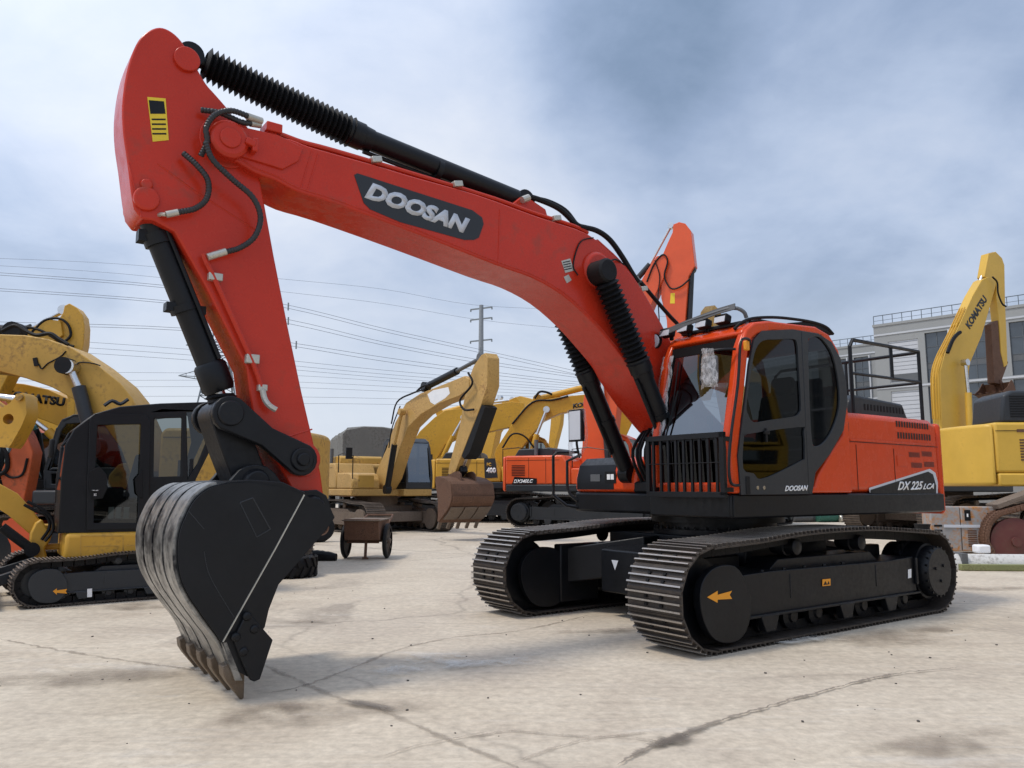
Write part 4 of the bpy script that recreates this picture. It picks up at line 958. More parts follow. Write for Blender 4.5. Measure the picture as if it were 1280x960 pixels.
def std_bucket(root,pin,ang,S,w,mat,teeth=5,tmat=None,parent=None):
    """pin (x, z) at the arm; the outline of a common digging bucket turned by ang"""
    shell=[(.72,.16),(.83,.13),(.92,.0),(.985,-.10),(1.01,-.23),(.98,-.41),(.87,-.62),(.72,-.84),(.62,-1.0)]
    front=[(.55,-1.02),(.53,-.90),(.43,-.68),(.37,-.52),(.05,-.14),(0,-.06),(.02,.03),(.22,.09),(.42,.14)]
    R=lambda p:(pin[0]+S*(p[0]*cos(ang)-p[1]*sin(ang)),pin[1]+S*(p[0]*sin(ang)+p[1]*cos(ang)))
    sh=[(v.x,v.y) for v in catmull([Vector((*p,0)) for p in shell],2)]
    poly=[R(p) for p in sh+front]
    m=MB()
    for s in (1,-1): m.prism(poly,s*w-.02*S,s*w+.02*S)
    vs=[];fs=[]
    for p in sh:
        o=(p[0]+(p[0]-.55)*.04,p[1]+(p[1]+.35)*.04)
        for y in (-w,w):
            a=R(p); b=R(o); vs.append((a[0],y,a[1])); vs.append((b[0],y,b[1]))
    for i in range(len(sh)-1):
        o=i*4;p=o+4; fs+=[(o,p,p+2,o+2),(o+1,o+3,p+3,p+1),(o,o+1,p+1,p),(o+2,p+2,p+3,o+3)]
    m.add(vs,fs); m.prism([R((.72,.16)),R((.42,.14)),R((.1,.07)),R((.1,.03)),R((.42,.10)),R((.72,.12))],-w,w)
    b=m.build('bucket',mat,root,ang=30)
    for s in (1,-1): MB().prism([R(p) for p in ((.65,.12),(.52,.30),(.38,.32),(.2,.24),(.05,.12),(-.1,.04),(-.08,-.1),(.1,-.1))],s*.22*S-.02,s*.22*S+.02).build('bucket_ear',mat,b)
    for k in range(teeth):
        y=-w+.06*S+k*(2*w-.12*S)/(teeth-1); a=R((.60,-.95)); c=R((.54,-1.24))
        m=MB(); m.bar((a[0],y,a[1]),(c[0],y,c[1]),.09*S,.06*S,side=(0,1,0)); m.build('tooth',tmat or mat,b,bevel=.01)
    return b
def machine(name,label,px_center,depth,yaw,group='excavators parked in the yard',off=0):
    c=AT((px_center,600),depth); fr=Frame(c.x,c.y,yaw); return thing(name,label,'excavator',(c.x,c.y,0),yaw,group),fr
R_=radians
# ---- M: faded yellow excavator in the middle, bucket on the ground, seen from its front right
e,f=machine('excavator','faded yellow excavator with rusty toothed bucket resting on the ground in mid-yard',471,25.1,R_(-56))
b_track(e,1,R_(4),mats_dust,Y['mud']); b_upper(e,1,Y['pale'],Y['tan'],M['dark'],zt=2.1,deckpaint=Y['pale'],cover=True)
profile(e,f,'boom',[(469,600),(471,588),(483,561),(494,528),(507,504),(525,492),(553,481),(580,470),(586,474),(586,486),(574,495),(550,504),(526,518),(510,534),(500,560),(488,598),(480,612),(474,612)],-.2,.2,Y['pale'])
profile(e,f,'boom_patch',[(534,493),(541,488),(560,484),(562,492),(556,498),(543,506),(538,503)],-.204,.204,M['white'],0)
a_=profile(e,f,'arm',[(601,444),(606,441),(609,447),(609,482),(601,507),(575,574),(566,598),(560,592),(561,583),(574,534),(583,480),(592,457)],-.18,.18,Y['pale'])
profile(a_,f,'scorched_plate',[(602,506),(606,509),(587,565),(580,574),(577,570)],-.184,.184,M['blackrub'],0)
cylinder(e,f,(602,447),(571,464),(532,484),0,.10,M['black'],M['grey'])
for y in (.36,-.36): cylinder(e,f,(502,515),(493,556),(484,612),y,.09,M['black'],Y['pale'])
cylinder(e,f,(577,588),(592,550),(606,505),0,.08,M['black'])
hose(e,f,[(585,466),(590,480),(575,500),(580,512),(592,512)],-.3,.03); hose(e,f,[(489,530),(496,503),(515,492),(530,487)],-.28,.025); hose(e,f,[(521,489),(528,483),(536,481)],-.2,.03)
hose(e,f,[(486,560),(490,535),(500,508)],-.3,.02)
p_=f.P((571,597),0); b_=std_bucket(e,p_,R_(-22),.98,.62,Y['rust'],5,Y['mud'])
def bk(q,ang=R_(-22),S=.98,p_=p_): return (p_[0]+S*(q[0]*cos(ang)-q[1]*sin(ang)),p_[1]+S*(q[0]*sin(ang)+q[1]*cos(ang)))
for y0,y1 in ((-.60,-.22),(-.18,.18),(.22,.60)):
    MB().prism([bk(q) for q in ((1.005,-.42),(.90,-.64),(.75,-.86),(.77,-.88),(.93,-.65),(1.035,-.42))],y0,y1).build('wear_plate',Y['mud'],b_,bevel=.006)
MB().prism([bk(q) for q in ((1.03,-.12),(1.045,-.24),(1.03,-.30),(1.06,-.30),(1.075,-.24),(1.06,-.10))],-.61,.61).build('heel_band',Y['rust'],b_,bevel=.006)
m=MB(); q=f.P((567,600),0); m.bar((q[0],0,q[1]),(q[0]+.55,0,q[1]+.30),.2,.2); m.build('bucket_link',M['black'],e,bevel=.02)
m=MB(); m.box((1.005,-.8,1.52),(.012,.5,.35)); m.build('locker_door',Y['tan'],e)
# ---- O: orange excavator behind with its boom raised
e,f=machine('excavator','orange excavator with boom and arm raised high behind the cab of the front machine',740,27.7,R_(-25))
b_track(e,1.12,0,mats_dark,M['dark']); H_=b_upper(e,1.12,Y['orange'],M['dark'],Y['orange'],zt=2.18)
S=1.12
profile(e,f,'boom',[(727,600),(729,500),(740,440),(768,385),(800,352),(808,338),(820,320),(828,318),(834,326),(830,345),(820,365),(805,400),(788,440),(772,500),(766,560),(764,602),(745,612)],-.3,.3,Y['orange'])
profile(e,f,'arm',[(826,322),(834,303),(840,290),(841,280),(848,277),(856,279),(863,288),(868,331),(860,345),(856,400),(848,470),(842,540),(836,540),(836,470),(833,400),(826,372)],-.22,.22,Y['orange'])
cylinder(e,f,(846,470),(861,405),(864,336),0,.10,M['dark']); cylinder(e,f,(838,282),(812,330),(775,372),0,.10,M['dark'])
for y in (.42,-.42): cylinder(e,f,(752,470),(757,535),(762,605),y,.11,M['dark'])
hose(e,f,[(808,352),(817,330),(828,318),(834,326),(830,345),(838,360),(850,358),(862,348)],-.32,.03); hose(e,f,[(824,405),(822,370),(824,345),(818,325)],-.34,.02)
m=MB(); m.prism(f.PP([(838,366),(843,366),(843,379),(837,379)],-.224),-.226,-.221); m.build('warning_label',M['yellowmark'],e)
p_=f.P((840,540),0); std_bucket(e,p_,R_(10),1.1,.65,M['black'])
y_=-1.27*S
m=MB(); m.prism(f.PP([(640,605),(643,596),(671,598),(671,605)],y_),y_-.004,y_-.001); BG_=m.build('badge_panel',M['black'],H_)
def letR(FRm,body,mat,parent,y,bl,br,tl,**k):
    g=lambda p:(lambda q:(q[0],y,q[1]))(FRm.P(p,y)); return lettering(body,'model_lettering',mat,parent,g(bl),g(br),g(tl),**k)
letR(f,'DX340LC',M['white'],H_,y_-.006,(642,604),(666,603.5),(642.5,599.5),shear=.2,bold=.03)
# ---- P: yellow excavator far behind, boom going right
e,f=machine('excavator','mustard yellow excavator with long lettered boom stretched out behind the orange one',641,32,R_(-6))
b_track(e,1.2,0,mats_dark,M['dark']); H_=b_upper(e,1.2,Y['amber'],M['dark'],Y['amber'],zt=2.05)
B_=profile(e,f,'boom',[(622,585),(618,568),(620,561),(640,530),(654,510),(662,503),(670,501),(700,496),(730,493),(772,470),(784,474),(790,488),(780,498),(757,508),(727,511),(698,517),(679,526),(666,542),(652,560),(640,590)],-.3,.3,Y['yellow'])
profile(e,f,'arm',[(768,472),(778,466),(790,476),(800,500),(794,520),(776,560),(766,590),(758,586),(766,540),(776,505)],-.2,.2,Y['yellow'])
cylinder(e,f,(772,474),(731,484),(672,499),0,.13,Y['yellow'])
for y in (.45,-.45): cylinder(e,f,(683,512),(671,543),(661,580),y,.12,Y['yellow'])
hose(e,f,[(668,498),(674,490),(682,490),(690,493)],-.2,.05); hose(e,f,[(640,530),(665,503),(690,500),(710,495)],-.34,.04); hose(e,f,[(628,560),(640,543),(655,545),(668,560)],-.6,.04)
letR(f,'KOMATSU',M['dark'],B_,-.304,(716,510.5),(755,504),(716,504.5),bold=.06)
y_=-1.27*1.2
m=MB(); m.prism(f.PP([(605,573),(619,573),(622,597),(606,598)],y_),y_-.004,y_-.001); m.build('badge_panel',M['dark'],H_)
letR(f,'PC',Y['yellow'],H_,y_-.007,(608.5,583),(614,583),(608.5,578.5),bold=.05); letR(f,'400',M['white'],H_,y_-.007,(608,591.5),(620,591.5),(608,584.5),bold=.05)
p_=f.P((762,588),0); std_bucket(e,p_,R_(10),1.1,.7,Y['rust'])
# ---- P2: another yellow boom behind the middle excavator
e,f=machine('excavator','yellow excavator half hidden behind the faded one, low boom pointing right',515,36,R_(-4))
b_track(e,1.1,0,mats_dark,M['dark']); b_upper(e,1.1,Y['yellow'],M['dark'],M['dark'],zt=2.1)
profile(e,f,'boom',[(512,590),(512,560),(524,540),(543,522),(556,513),(600,508),(640,502),(655,504),(655,530),(610,540),(575,546),(556,556),(545,575),(536,592)],-.3,.3,Y['yellow'])
cylinder(e,f,(640,500),(585,507),(550,517),0,.12,Y['yellow'])
for y in (.42,-.42): cylinder(e,f,(579,522),(566,545),(552,575),y,.11,Y['yellow'])
profile(e,f,'arm',[(636,500),(645,496),(652,505),(650,530),(640,570),(628,600),(622,596),(632,560),(638,520)],-.2,.2,Y['yellow'])
p_=f.P((624,600),0); std_bucket(e,p_,R_(10),1.0,.6,Y['mud'])
# ---- P3: one more between them, far off
e,f=machine('excavator','yellow excavator far off between the faded one and the mustard one, cab roof just visible',585,43,R_(-30))
b_track(e,1.1,0,mats_dark,M['dark']); b_upper(e,1.1,Y['yellow'],M['dark'],M['dark'],zt=2.1)
profile(e,f,'boom',[(590,595),(592,560),(604,530),(618,510),(632,500),(650,495),(690,505),(700,512),(690,516),(650,510),(634,520),(620,540),(612,580),(608,597)],-.3,.3,Y['amber'])
cylinder(e,f,(625,497),(605,506),(575,522),0,.12,Y['amber'])
profile(e,f,'arm',[(690,500),(702,503),(700,530),(690,570),(684,570),(688,530)],-.2,.2,Y['amber'])
# ---- Q: yellow machine whose arm tip shows above the cab
e,f=machine('excavator','yellow excavator hidden behind the front machine, only its arm tip above the cab roof',925,29,R_(236))
b_track(e,.9,0,mats_dark,M['dark']); b_upper(e,.9,Y['tan'],M['dark'],M['dark'],zt=2.1)
profile(e,f,'boom',[(925,590),(915,520),(902,450),(890,402),(898,396),(910,420),(930,480),(950,560),(945,592)],.22,.22,Y['tan'])
profile(e,f,'arm',[(885,404),(888,388),(893,381),(900,388),(904,402),(903,412),(897,470),(888,500),(884,470)],.18,.18,Y['tan'])
cylinder(e,f,(891,384),(882,402),(898,440),0,.07,M['dark'])
# ---- R1: big light yellow machine at the right edge
e,f=machine('excavator','big light yellow excavator at the right edge, louvred side and black engine hood',1373,18.6,R_(-4))
S=1.3
b_track(e,S,0,mats_dust,Y['mud']); H_=b_upper(e,S,Y['lemon'],M['dark'],Y['lemon'],zt=2.15,cover=False,cwrad=2.80,deckpaint=Y['lemon'],vents=False)
y_=-1.262*S
MB().prism([(x*S,z*S) for x,z in ((-.9,2.15),(-.92,2.66),(-1.0,2.72),(-2.05,2.70),(-2.2,2.62),(-2.26,2.15))],-1.2*S,-.2*S).build('engine_hood',M['dark'],e,bevel=.06,seg=3)
m=MB()
for k in range(9): z=(2.24+.043*k)*S; m.box2((-1.05*S,-1.204*S,z),(-2.1*S,-1.21*S,z+.024*S))
m.build('hood_grille',M['blackrub'],e)
m=MB()
for k in range(8): z=(1.50+.048*k)*S; m.box2((-1.28*S,y_,z),(-2.02*S,y_-.008,z+.026*S))
m.build('side_louvre',Y['rust'],H_)
m=MB(); m.box2((-1.0*S,y_,1.98*S),(-2.05*S,y_-.008,2.03*S)); m.build('side_slot',Y['rust'],H_)
B_=profile(e,f,'boom',[(1400,580),(1395,500),(1430,430),(1500,380),(1600,350),(1600,385),(1510,420),(1460,470),(1440,540),(1430,585)],-.35,.35,Y['lemon'])
profile(e,f,'arm',[(1590,340),(1610,345),(1615,400),(1600,500),(1580,600),(1570,600),(1580,480),(1585,390)],-.25,.25,Y['lemon'])
# ---- R2: yellow boom in front of the office building
e,f=machine('excavator','yellow excavator with lettered boom raised in front of the office building',1180,25,R_(24))
b_track(e,1.15,0,mats_dust,Y['mud']); b_upper(e,1.15,Y['yellow'],M['dark'],M['dark'])
B_=profile(e,f,'boom',[(1178,560),(1176,522),(1174,463),(1180,441),(1193,416),(1215,368),(1226,349),(1234,345),(1245,350),(1242,362),(1226,419),(1212,452),(1210,463),(1211,522),(1214,560)],-.14,.16,Y['lemon'])
A_=profile(e,f,'arm',[(1233,316),(1242,314),(1250,322),(1253,331),(1254,381),(1256,425),(1257,455),(1253,458),(1249,440),(1247,408),(1243,372),(1243,350),(1236,352),(1228,345)],-.08,.14,Y['lemon'])
cylinder(e,f,(1237,319),(1220,362),(1196,408),0,.11,Y['lemon'])
m=MB()
for y in (-.12,-.03,.06): 
    pts=[(lambda q:(q[0]-.04,y,q[1]))(f.P(p,-.28)) for p in ((1179,522),(1177,490),(1177,464),(1183,443),(1196,417),(1212,382))]; m.tube(pts,.022,6,sm=3)
m.build('hydraulic_pipe',Y['yellow'],B_)
for y in (.4,-.4): cylinder(e,f,(1206,452),(1210,490),(1212,540),y,.1,Y['lemon'])
letR(f,'KOMATSU',M['dark'],B_,-.164,(1212,411),(1234,374),(1206,404),bold=.05)
hose(e,f,[(1240,345),(1246,352),(1247,365),(1252,378),(1257,382)],-.3,.03); hose(e,f,[(1184,440),(1190,425),(1195,418),(1200,414)],-.3,.06)
q=f.P((1254,452),0); m=MB(); m.prism(f.PP([(1252,448),(1256,452),(1246,480),(1238,478),(1234,405),(1243,400),(1246,440)],0),-.12,.12); m.build('bucket_link',Y['rust'],e,bevel=.02)
std_bucket(e,f.P((1246,476),0),R_(-80),.55,.5,Y['rust'])
# ---- A: big weathered excavator at the left, body behind the mini
e,f=machine('excavator','big weathered excavator whose broad boom arches over the small black-cabbed one',196,13.4,R_(181))
S=1.0
b_track(e,1,R_(-28),mats_dust,M['dark'],gauge=1.1); b_upper(e,1.0,Y['tan'],M['dark'],M['dark'],zt=2.26,cwy=1.2,cover=False,cwm=Y['tan'],cab=False,rail=False,cwrad=2.86)
profile(e,f,'boom',[(-330,520),(-240,470),(-140,436),(-60,422),(0,419),(30,420),(60,425),(90,436),(120,456),(150,480),(166,500),(186,545),(190,590),(165,600),(150,560),(128,530),(106,508),(64,485),(32,474),(0,466),(-60,460),(-140,480),(-240,520),(-320,560)],.32,.32,Y['tan'])
profile(e,f,'arm',[(-340,500),(-310,500),(-300,560),(-290,640),(-305,640),(-330,570)],.22,.22,Y['tan'])
for y in (.44,-.44): cylinder(e,f,(87,460),(98,485),(118,560),y,.11,M['dark'])
MB().cyl((*f.P((87,460),.33)[:1],.33,f.P((87,460),.33)[1]),(f.P((87,460),.33)[0],.56,f.P((87,460),.33)[1]),.14,n=20).build('pin_cap',M['blackrub'],e)
hose(e,f,[(48,456),(52,462),(60,455),(75,447),(82,440)],.33,.012); hose(e,f,[(90,458),(100,454),(115,455),(125,458)],.34,.012)
m=MB(); m.prism(f.PP([(41,449),(46,448),(48,458),(43,459)],.33),.321,.35); m.build('work_lamp',M['blackrub'],e)
cylinder(e,f,(-180,420),(-60,414),(18,416),0,.11,M['blackrub'])
hose(e,f,[(2,415),(18,408),(30,414),(45,420),(62,418),(72,424),(85,432)],.1,.035)
# ---- T: arm tip with rod behind the big boom
e,f=machine('excavator','yellow excavator showing its arm top and chrome rod above the big boom at the left',-60,17,R_(8))
b_track(e,1,0,mats_dust,M['dark']); b_upper(e,1,Y['amber'],M['dark'],M['dark'])
profile(e,f,'boom',[(-50,590),(-45,520),(-20,450),(20,420),(60,400),(75,402),(78,420),(50,440),(10,470),(-15,520),(-20,592)],-.25,.25,Y['amber'])
profile(e,f,'arm',[(64,420),(70,404),(78,392),(80,383),(86,380),(96,386),(103,396),(105,410),(104,430),(100,448),(94,500),(90,560),(82,560),(84,500),(76,450),(64,428)],-.18,.18,Y['amber'])
cylinder(e,f,(80,389),(40,411),(-10,432),0,.10,M['blackrub']); cylinder(e,f,(92,500),(98,455),(101,412),0,.08,Y['amber'])
hose(e,f,[(40,416),(55,402),(72,399),(84,406),(88,420),(80,430),(92,434)],-.24,.03); hose(e,f,[(10,416),(30,410),(50,414),(68,424),(80,432)],-.26,.03)
std_bucket(e,f.P((86,560),0),R_(10),1.0,.6,Y['rust'])
# ---- K: two lettered booms further back on the left
e,f=machine('excavator','bright yellow excavator with large dark lettering on its boom, left background',170,18,R_(181))
b_track(e,1,0,mats_dark,M['dark']); b_upper(e,1,Y['yellow'],M['dark'],M['dark'])
B_=profile(e,f,'boom',[(-260,560),(-200,500),(-100,480),(0,478),(30,481),(60,488),(88,501),(106,520),(135,560),(150,590),(120,596),(100,560),(80,536),(40,521),(0,513),(-100,512),(-190,530),(-240,580)],.28,.28,Y['yellow'])
let(f,'KOMATSU','brand_lettering',M['blackrub'],B_,.284,(5,499),(80,509.5),(7,488),bold=.06)
for y in (.42,-.42): cylinder(e,f,(20,510),(60,540),(110,590),y,.1,Y['yellow'])
e,f=machine('excavator','deep yellow excavator with a plain boom just below the lettered one, left background',185,22,R_(181))
b_track(e,1.1,0,mats_dark,M['dark']); b_upper(e,1.1,Y['amber'],M['dark'],M['dark'])
B_=profile(e,f,'boom',[(-160,560),(-100,520),(-20,508),(30,508),(70,514),(104,526),(130,556),(150,592),(125,598),(108,565),(88,545),(30,533),(-20,534),(-90,550),(-140,590)],.3,.3,Y['yellow'])
let(f,'U','brand_lettering',M['dark'],B_,.304,(33,524),(41,525),(33,516),bold=.06)
# ---- H: orange and white machine whose cab shows left of the mini
e,f=machine('excavator','dark-cabbed orange excavator standing behind the small one, boom crossing to the left',88,24,R_(187))
b_track(e,1,0,mats_dark,M['dark']); b_upper(e,1,Y['rustor'],M['dark'],M['black'],zt=2.05)
B_=profile(e,f,'boom',[(-200,560),(-120,500),(-40,490),(30,525),(70,555),(100,590),(90,605),(60,590),(20,555),(-40,520),(-120,530),(-190,590)],.24,.24,Y['rustor'])
m=MB(); m.prism([(.98,1.31),(-.5,1.31),(-.5,1.42),(.98,1.42)],1.27,1.30); m.build('side_stripe',M['silver'],e)
# ---- N1, N2: arms reaching in from machines standing left of the frame
e,f=machine('excavator','ochre excavator beyond the left edge, its arm end with a round hole reaching in',-330,10.9,R_(2))
b_track(e,.8,R_(40),mats_dust,M['dark']); b_upper(e,.8,Y['amber'],M['dark'],M['dark'])
profile(e,f,'boom',[(-330,600),(-320,520),(-280,430),(-200,400),(-110,430),(-115,450),(-200,430),(-260,460),(-290,540),(-295,605)],-.2,.2,Y['amber'])
m=MB(); o_=f.PP([(21,494),(27,492),(31,497),(33,518),(26,535),(14,556),(10,561),(-12,559),(-60,530),(-118,450),(-122,430),(-100,428),(-30,490),(0,512),(12,505)],-.15); cq=f.P((10,525),-.15)
m.prism(o_,-.15,.15,holes=[[(cq[0]+.075*cos(2*PI*k/14),cq[1]+.075*sin(2*PI*k/14)) for k in range(14)]]); m.build('arm',Y['amber'],e)
rod(e,f,'piston_rod',(-60,490),(20,500),0,.05,M['steel'])
MB().cyl((f.P((25,498),-.15)[0],-.2,f.P((25,498),-.15)[1]),(f.P((25,498),-.15)[0],.2,f.P((25,498),-.15)[1]),.05,n=16).build('pin_boss',Y['tan'],e)
e,f=machine('excavator','orange excavator beyond the left edge, its worn arm and bucket hanging into view',-330,12.6,R_(3))
b_track(e,.9,0,mats_dust,M['dark']); b_upper(e,.9,Y['rustor'],M['dark'],M['dark'])
profile(e,f,'boom',[(-330,600),(-325,520),(-300,440),(-220,400),(-60,440),(20,540),(10,556),(-80,470),(-210,432),(-270,470),(-290,540),(-290,605)],-.22,.22,Y['rustor'])
profile(e,f,'arm',[(22,545),(29,537),(34,547),(41,566),(37,590),(34,606),(29,630),(25,655),(14,652),(6,620),(0,596),(2,588),(12,566)],-.15,.15,Y['rustor'])
m=MB(); q=f.P((31,534),-.15); m.cyl((q[0],-.1,q[1]),(q[0],.1,q[1]),.055,n=14); m.build('pin_cap',surf('teal_paint',(.03,.18,.20),.5),e)
hose(e,f,[(0,556),(8,570),(9,585),(4,592),(-6,596)],-.18,.035); hose(e,f,[(4,592),(14,598),(28,594),(34,574)],-.17,.02)
std_bucket(e,f.P((22,652),0),R_(-12),.62,.4,Y['orange'])
# ---- the mini excavator
e,f=machine('mini_excavator','small yellow excavator with black cab and folded-down blade, parked behind the black bucket',170,10.35,R_(214))
e['category']='mini excavator'; e['group']='excavators parked in the yard'
S=.60
b_track(e,S,R_(3),[M['trackm'],Y['mud'],M['blackrub']],M['dark'],gauge=1.20,w=.62)
yy=.80
def mp(px,y=yy): return f.P(px,y)
zb=mp((80,702))[1]; zt=mp((80,668))[1]; xf=mp((80,690))[0]
m=MB(); m.prism([(xf,yy),(xf,-.1),(.55,-.75),(-.9,-.85),(-1.15,-.4),(-1.15,.4),(-.95,yy)],zb,zt,'z'); SK=m.build('body_skirt',Y['amber'],e,bevel=.05,seg=3)
m=MB()
for a,b in (((101,671),(154,671)),((101,696),(154,695)),((101,671),(101,696)),((154,671),(154,695)),((104,684),(150,683)),((158,683),(176,682))):
    A=mp(a,yy+.003); B=mp(b,yy+.003); m.bar((A[0],yy+.002,A[1]),(B[0],yy+.002,B[1]),.006,.009)
m.build('door_seam',Y['tan'],SK)
co=[(73,667),(76,600),(82,556),(92,538),(118,518),(150,509),(200,505),(262,503),(272,514),(275,535),(262,565),(245,600),(236,640),(234,668)]
h1=[(122,532),(176,531),(172,655),(117,655),(118,600)]; h2=[(193,524),(227,523),(226,596),(192,597)]; h3=[(233,516),(252,515),(256,522),(257,555),(247,580),(235,598)]; h4=[(88,548),(96,537),(106,534),(104,660),(82,662),(84,600)]
m=MB(); m.prism(f.PP(co,yy-.05),yy-.09,yy-.045,holes=[f.PP(h,yy-.05) for h in (h1,h2,h3)])
m.prism(f.PP(co,yy-.05),-.02,.03,holes=[f.PP([(90,560),(125,530),(250,515),(255,550),(230,650),(88,655)],yy-.05)])
top_=f.PP(co,yy-.05)
m.prism([top_[3],top_[4],top_[5],top_[6],top_[7],(top_[7][0],top_[7][1]-.05),(top_[6][0],top_[6][1]-.05),(top_[4][0]-.04,top_[4][1]-.05),(top_[3][0]-.04,top_[3][1]-.02)],0,yy-.05)
m.box2((top_[12][0]-.03,0,zt),(top_[12][0]+.02,yy-.06,zt+.9))
for y in (.02,yy-.08): m.bar((top_[0][0]-.02,y,zt),(top_[2][0]-.02,y,top_[2][1]),.06,.05,side=(0,1,0)); m.bar((top_[2][0]-.02,y,top_[2][1]),(top_[4][0]-.03,y,top_[4][1]-.03),.06,.05,side=(0,1,0))
m.box2((top_[0][0]-.03,0,zt),(top_[0][0],yy-.05,zt+.5))
CB=m.build('cab',M['black'],e,bevel=.012)
m=MB(); m.add([(top_[1][0]-.01,.02,zt+.5),(top_[1][0]-.01,yy-.07,zt+.5),(top_[2][0]-.02,yy-.07,top_[2][1]),(top_[2][0]-.02,.02,top_[2][1])],[(0,1,2,3)]); m.build('windscreen',M['glass'],CB)
for h in (h1,h2,h3):
    q=f.PP(h,yy-.05); MB().add([(p[0],yy-.07,p[1]) for p in q],[tuple(range(len(q)))]).build('side_window',M['tint2'],CB)
DO=[(112,524),(118,518),(182,519),(188,528),(186,662),(108,664),(109,600)]
m=MB(); m.prism(f.PP(DO,yy-.02),yy-.044,yy-.015,holes=[f.PP(h1,yy-.02)]); D_=m.build('cab_door',M['black'],CB,bevel=.006)
m=MB(); m.prism(f.PP([(112,590),(124,584),(133,594),(134,612),(128,624),(115,626),(111,610)],yy-.01),yy-.014,yy+.002); m.build('door_trim',M['blackrub'],D_,bevel=.005); m=MB(); m.prism(f.PP([(168,600),(178,588),(178,625),(170,618)],yy-.01),yy-.014,yy+.002); m.build('door_trim',M['blackrub'],D_,bevel=.005)
m=MB(); A=mp((119,614)); m.box((A[0],yy+.012,A[1]),(.07,.02,.012)); m.box((A[0],yy+.012,A[1]-.05),(.03,.02,.03)); m.build('door_handle',M['steel'],D_)
m=MB()
for k in range(14): A=mp((76,632+2.2*k)); m.box2((A[0]+.004,.08,A[1]-.006),(A[0]+.012,yy-.1,A[1]+.002))
m.build('front_grille',M['dark'],CB)
m=MB(); A=mp((84,556)); m.box((A[0]+.15,yy-.12,A[1]-.05),(.05,.18,.22)); m.build('cab_mirror',M['blackrub'],CB,bevel=.02)
for px in ((202,614),(195,621)):
    A=mp(px,yy-.04); o=MB().rev((A[0],yy-.044,A[1]),(A[0],yy-.038,A[1]),[(0,.035),(1,.035)],16).build('round_decal',M['silver'],CB)
    MB().rev((A[0],yy-.037,A[1]),(A[0],yy-.035,A[1]),[(0,.024),(1,.024)],16).build('round_decal',surf('blue_print',(.05,.22,.45),.5),CB)
m=MB(); A=mp((145,630)); m.box((A[0],.35,zt+.35),(.35,.4,.14)); m.bar((A[0]-.2,.35,zt+.35),(A[0]-.32,.35,zt+.95),.36,.1,side=(0,1,0)); m.box((A[0]+.05,.6,zt+.45),(.3,.1,.18)); m.build('operator_seat',M['seat'],CB,bevel=.03)
m=MB(); 
for k,(px,c) in enumerate(((138,0),(147,0),(157,0))): A=mp((px,648),.6); m.box((A[0],.62,A[1]+.06),(.06,.03,.14))
m.build('cab_paper',M['white'],CB)
m=MB(); m.tube([(lambda q:(q[0],.4,q[1]))(f.P(p,.4)) for p in ((130,508),(140,502),(150,506),(160,500))],.025,6,sm=3); m.build('roof_lamp',M['dark'],CB)
# engine bonnet at the rear
m=MB(); m.prism([(top_[12][0]-.04,zt),(top_[12][0]-.04,zt+.62),(-.9,zt+.55),(-1.12,zt+.3),(-1.15,zt)],-.55,yy-.06); m.build('engine_bonnet',Y['amber'],e,bevel=.06,seg=3)
# swing post, boom foot, blade
m=MB(); q=f.P((66,682),.2); m.box((q[0]+.02,.1,.62),(.40,.14,.07)); m.box((q[0]+.02,.1,.86),(.40,.14,.07)); m.build('swing_bracket',Y['amber'],e,bevel=.02)
ys=.18
q=f.PP([(66,668),(60,664),(52,650),(44,655),(38,668),(37,690),(46,702),(60,700),(56,686),(62,678)],ys+.1); MB().prism(q,ys-.12,ys+.12).build('swing_post',Y['amber'],e,bevel=.02)
profile(e,f,'boom',[(52,654),(46,668),(36,668),(10,645),(-30,620),(-90,560),(-150,480),(-135,470),(-70,545),(-15,595),(0,606),(22,618),(42,640)],ys,.14,Y['amber'])
rod(e,f,'hydraulic_cylinder',(40,688),(2,660),ys+.16,.055,M['blackrub'])
profile(e,f,'arm',[(-155,470),(-135,462),(-120,500),(-105,600),(-115,605),(-140,520)],ys,.1,Y['amber'])
m=MB(); m.tube([(lambda q:(q[0],.3,q[1]))(f.P(p,.3)) for p in ((30,632),(45,640),(58,646),(62,660),(52,676))],.02,6,sm=4); m.tube([(lambda q:(q[0],.4,q[1]))(f.P(p,.4)) for p in ((34,628),(50,636),(64,648),(66,664),(56,678))],.02,6,sm=4); m.build('boom_hose',M['blackrub'],e)
BL=MB()
for s in (1,-1): BL.bar((1.0,s*.45,.42),(1.62,s*.5,.22),.09,.12)
BL.prism([(1.62,.03),(1.66,.02),(1.60,.2),(1.62,.36),(1.70,.44),(1.65,.46),(1.57,.38),(1.55,.2)],-.98,.98)
BL.build('dozer_blade',M['dark'],e,bevel=.01)
yo_=1.20*S+.235*S+.001
A=Frame(f.c.x,f.c.y,f.a+R_(3))
def dec(px,mat,nm): 
    q=A.PP(px,yo_+.03*S); o=MB().prism(q,yo_+.046*S,yo_+.046*S+.004).build(nm,mat,e); o.rotation_euler=(0,0,R_(3))
dec([(66,740),(71,736.5),(71,739),(84,737),(82,740),(84,743),(71,742),(71,744.5)],M['orangemark'],'arrow_decal'); dec([(109,737),(115,736.5),(115,747),(109,747.5)],M['white'],'hole_decal')
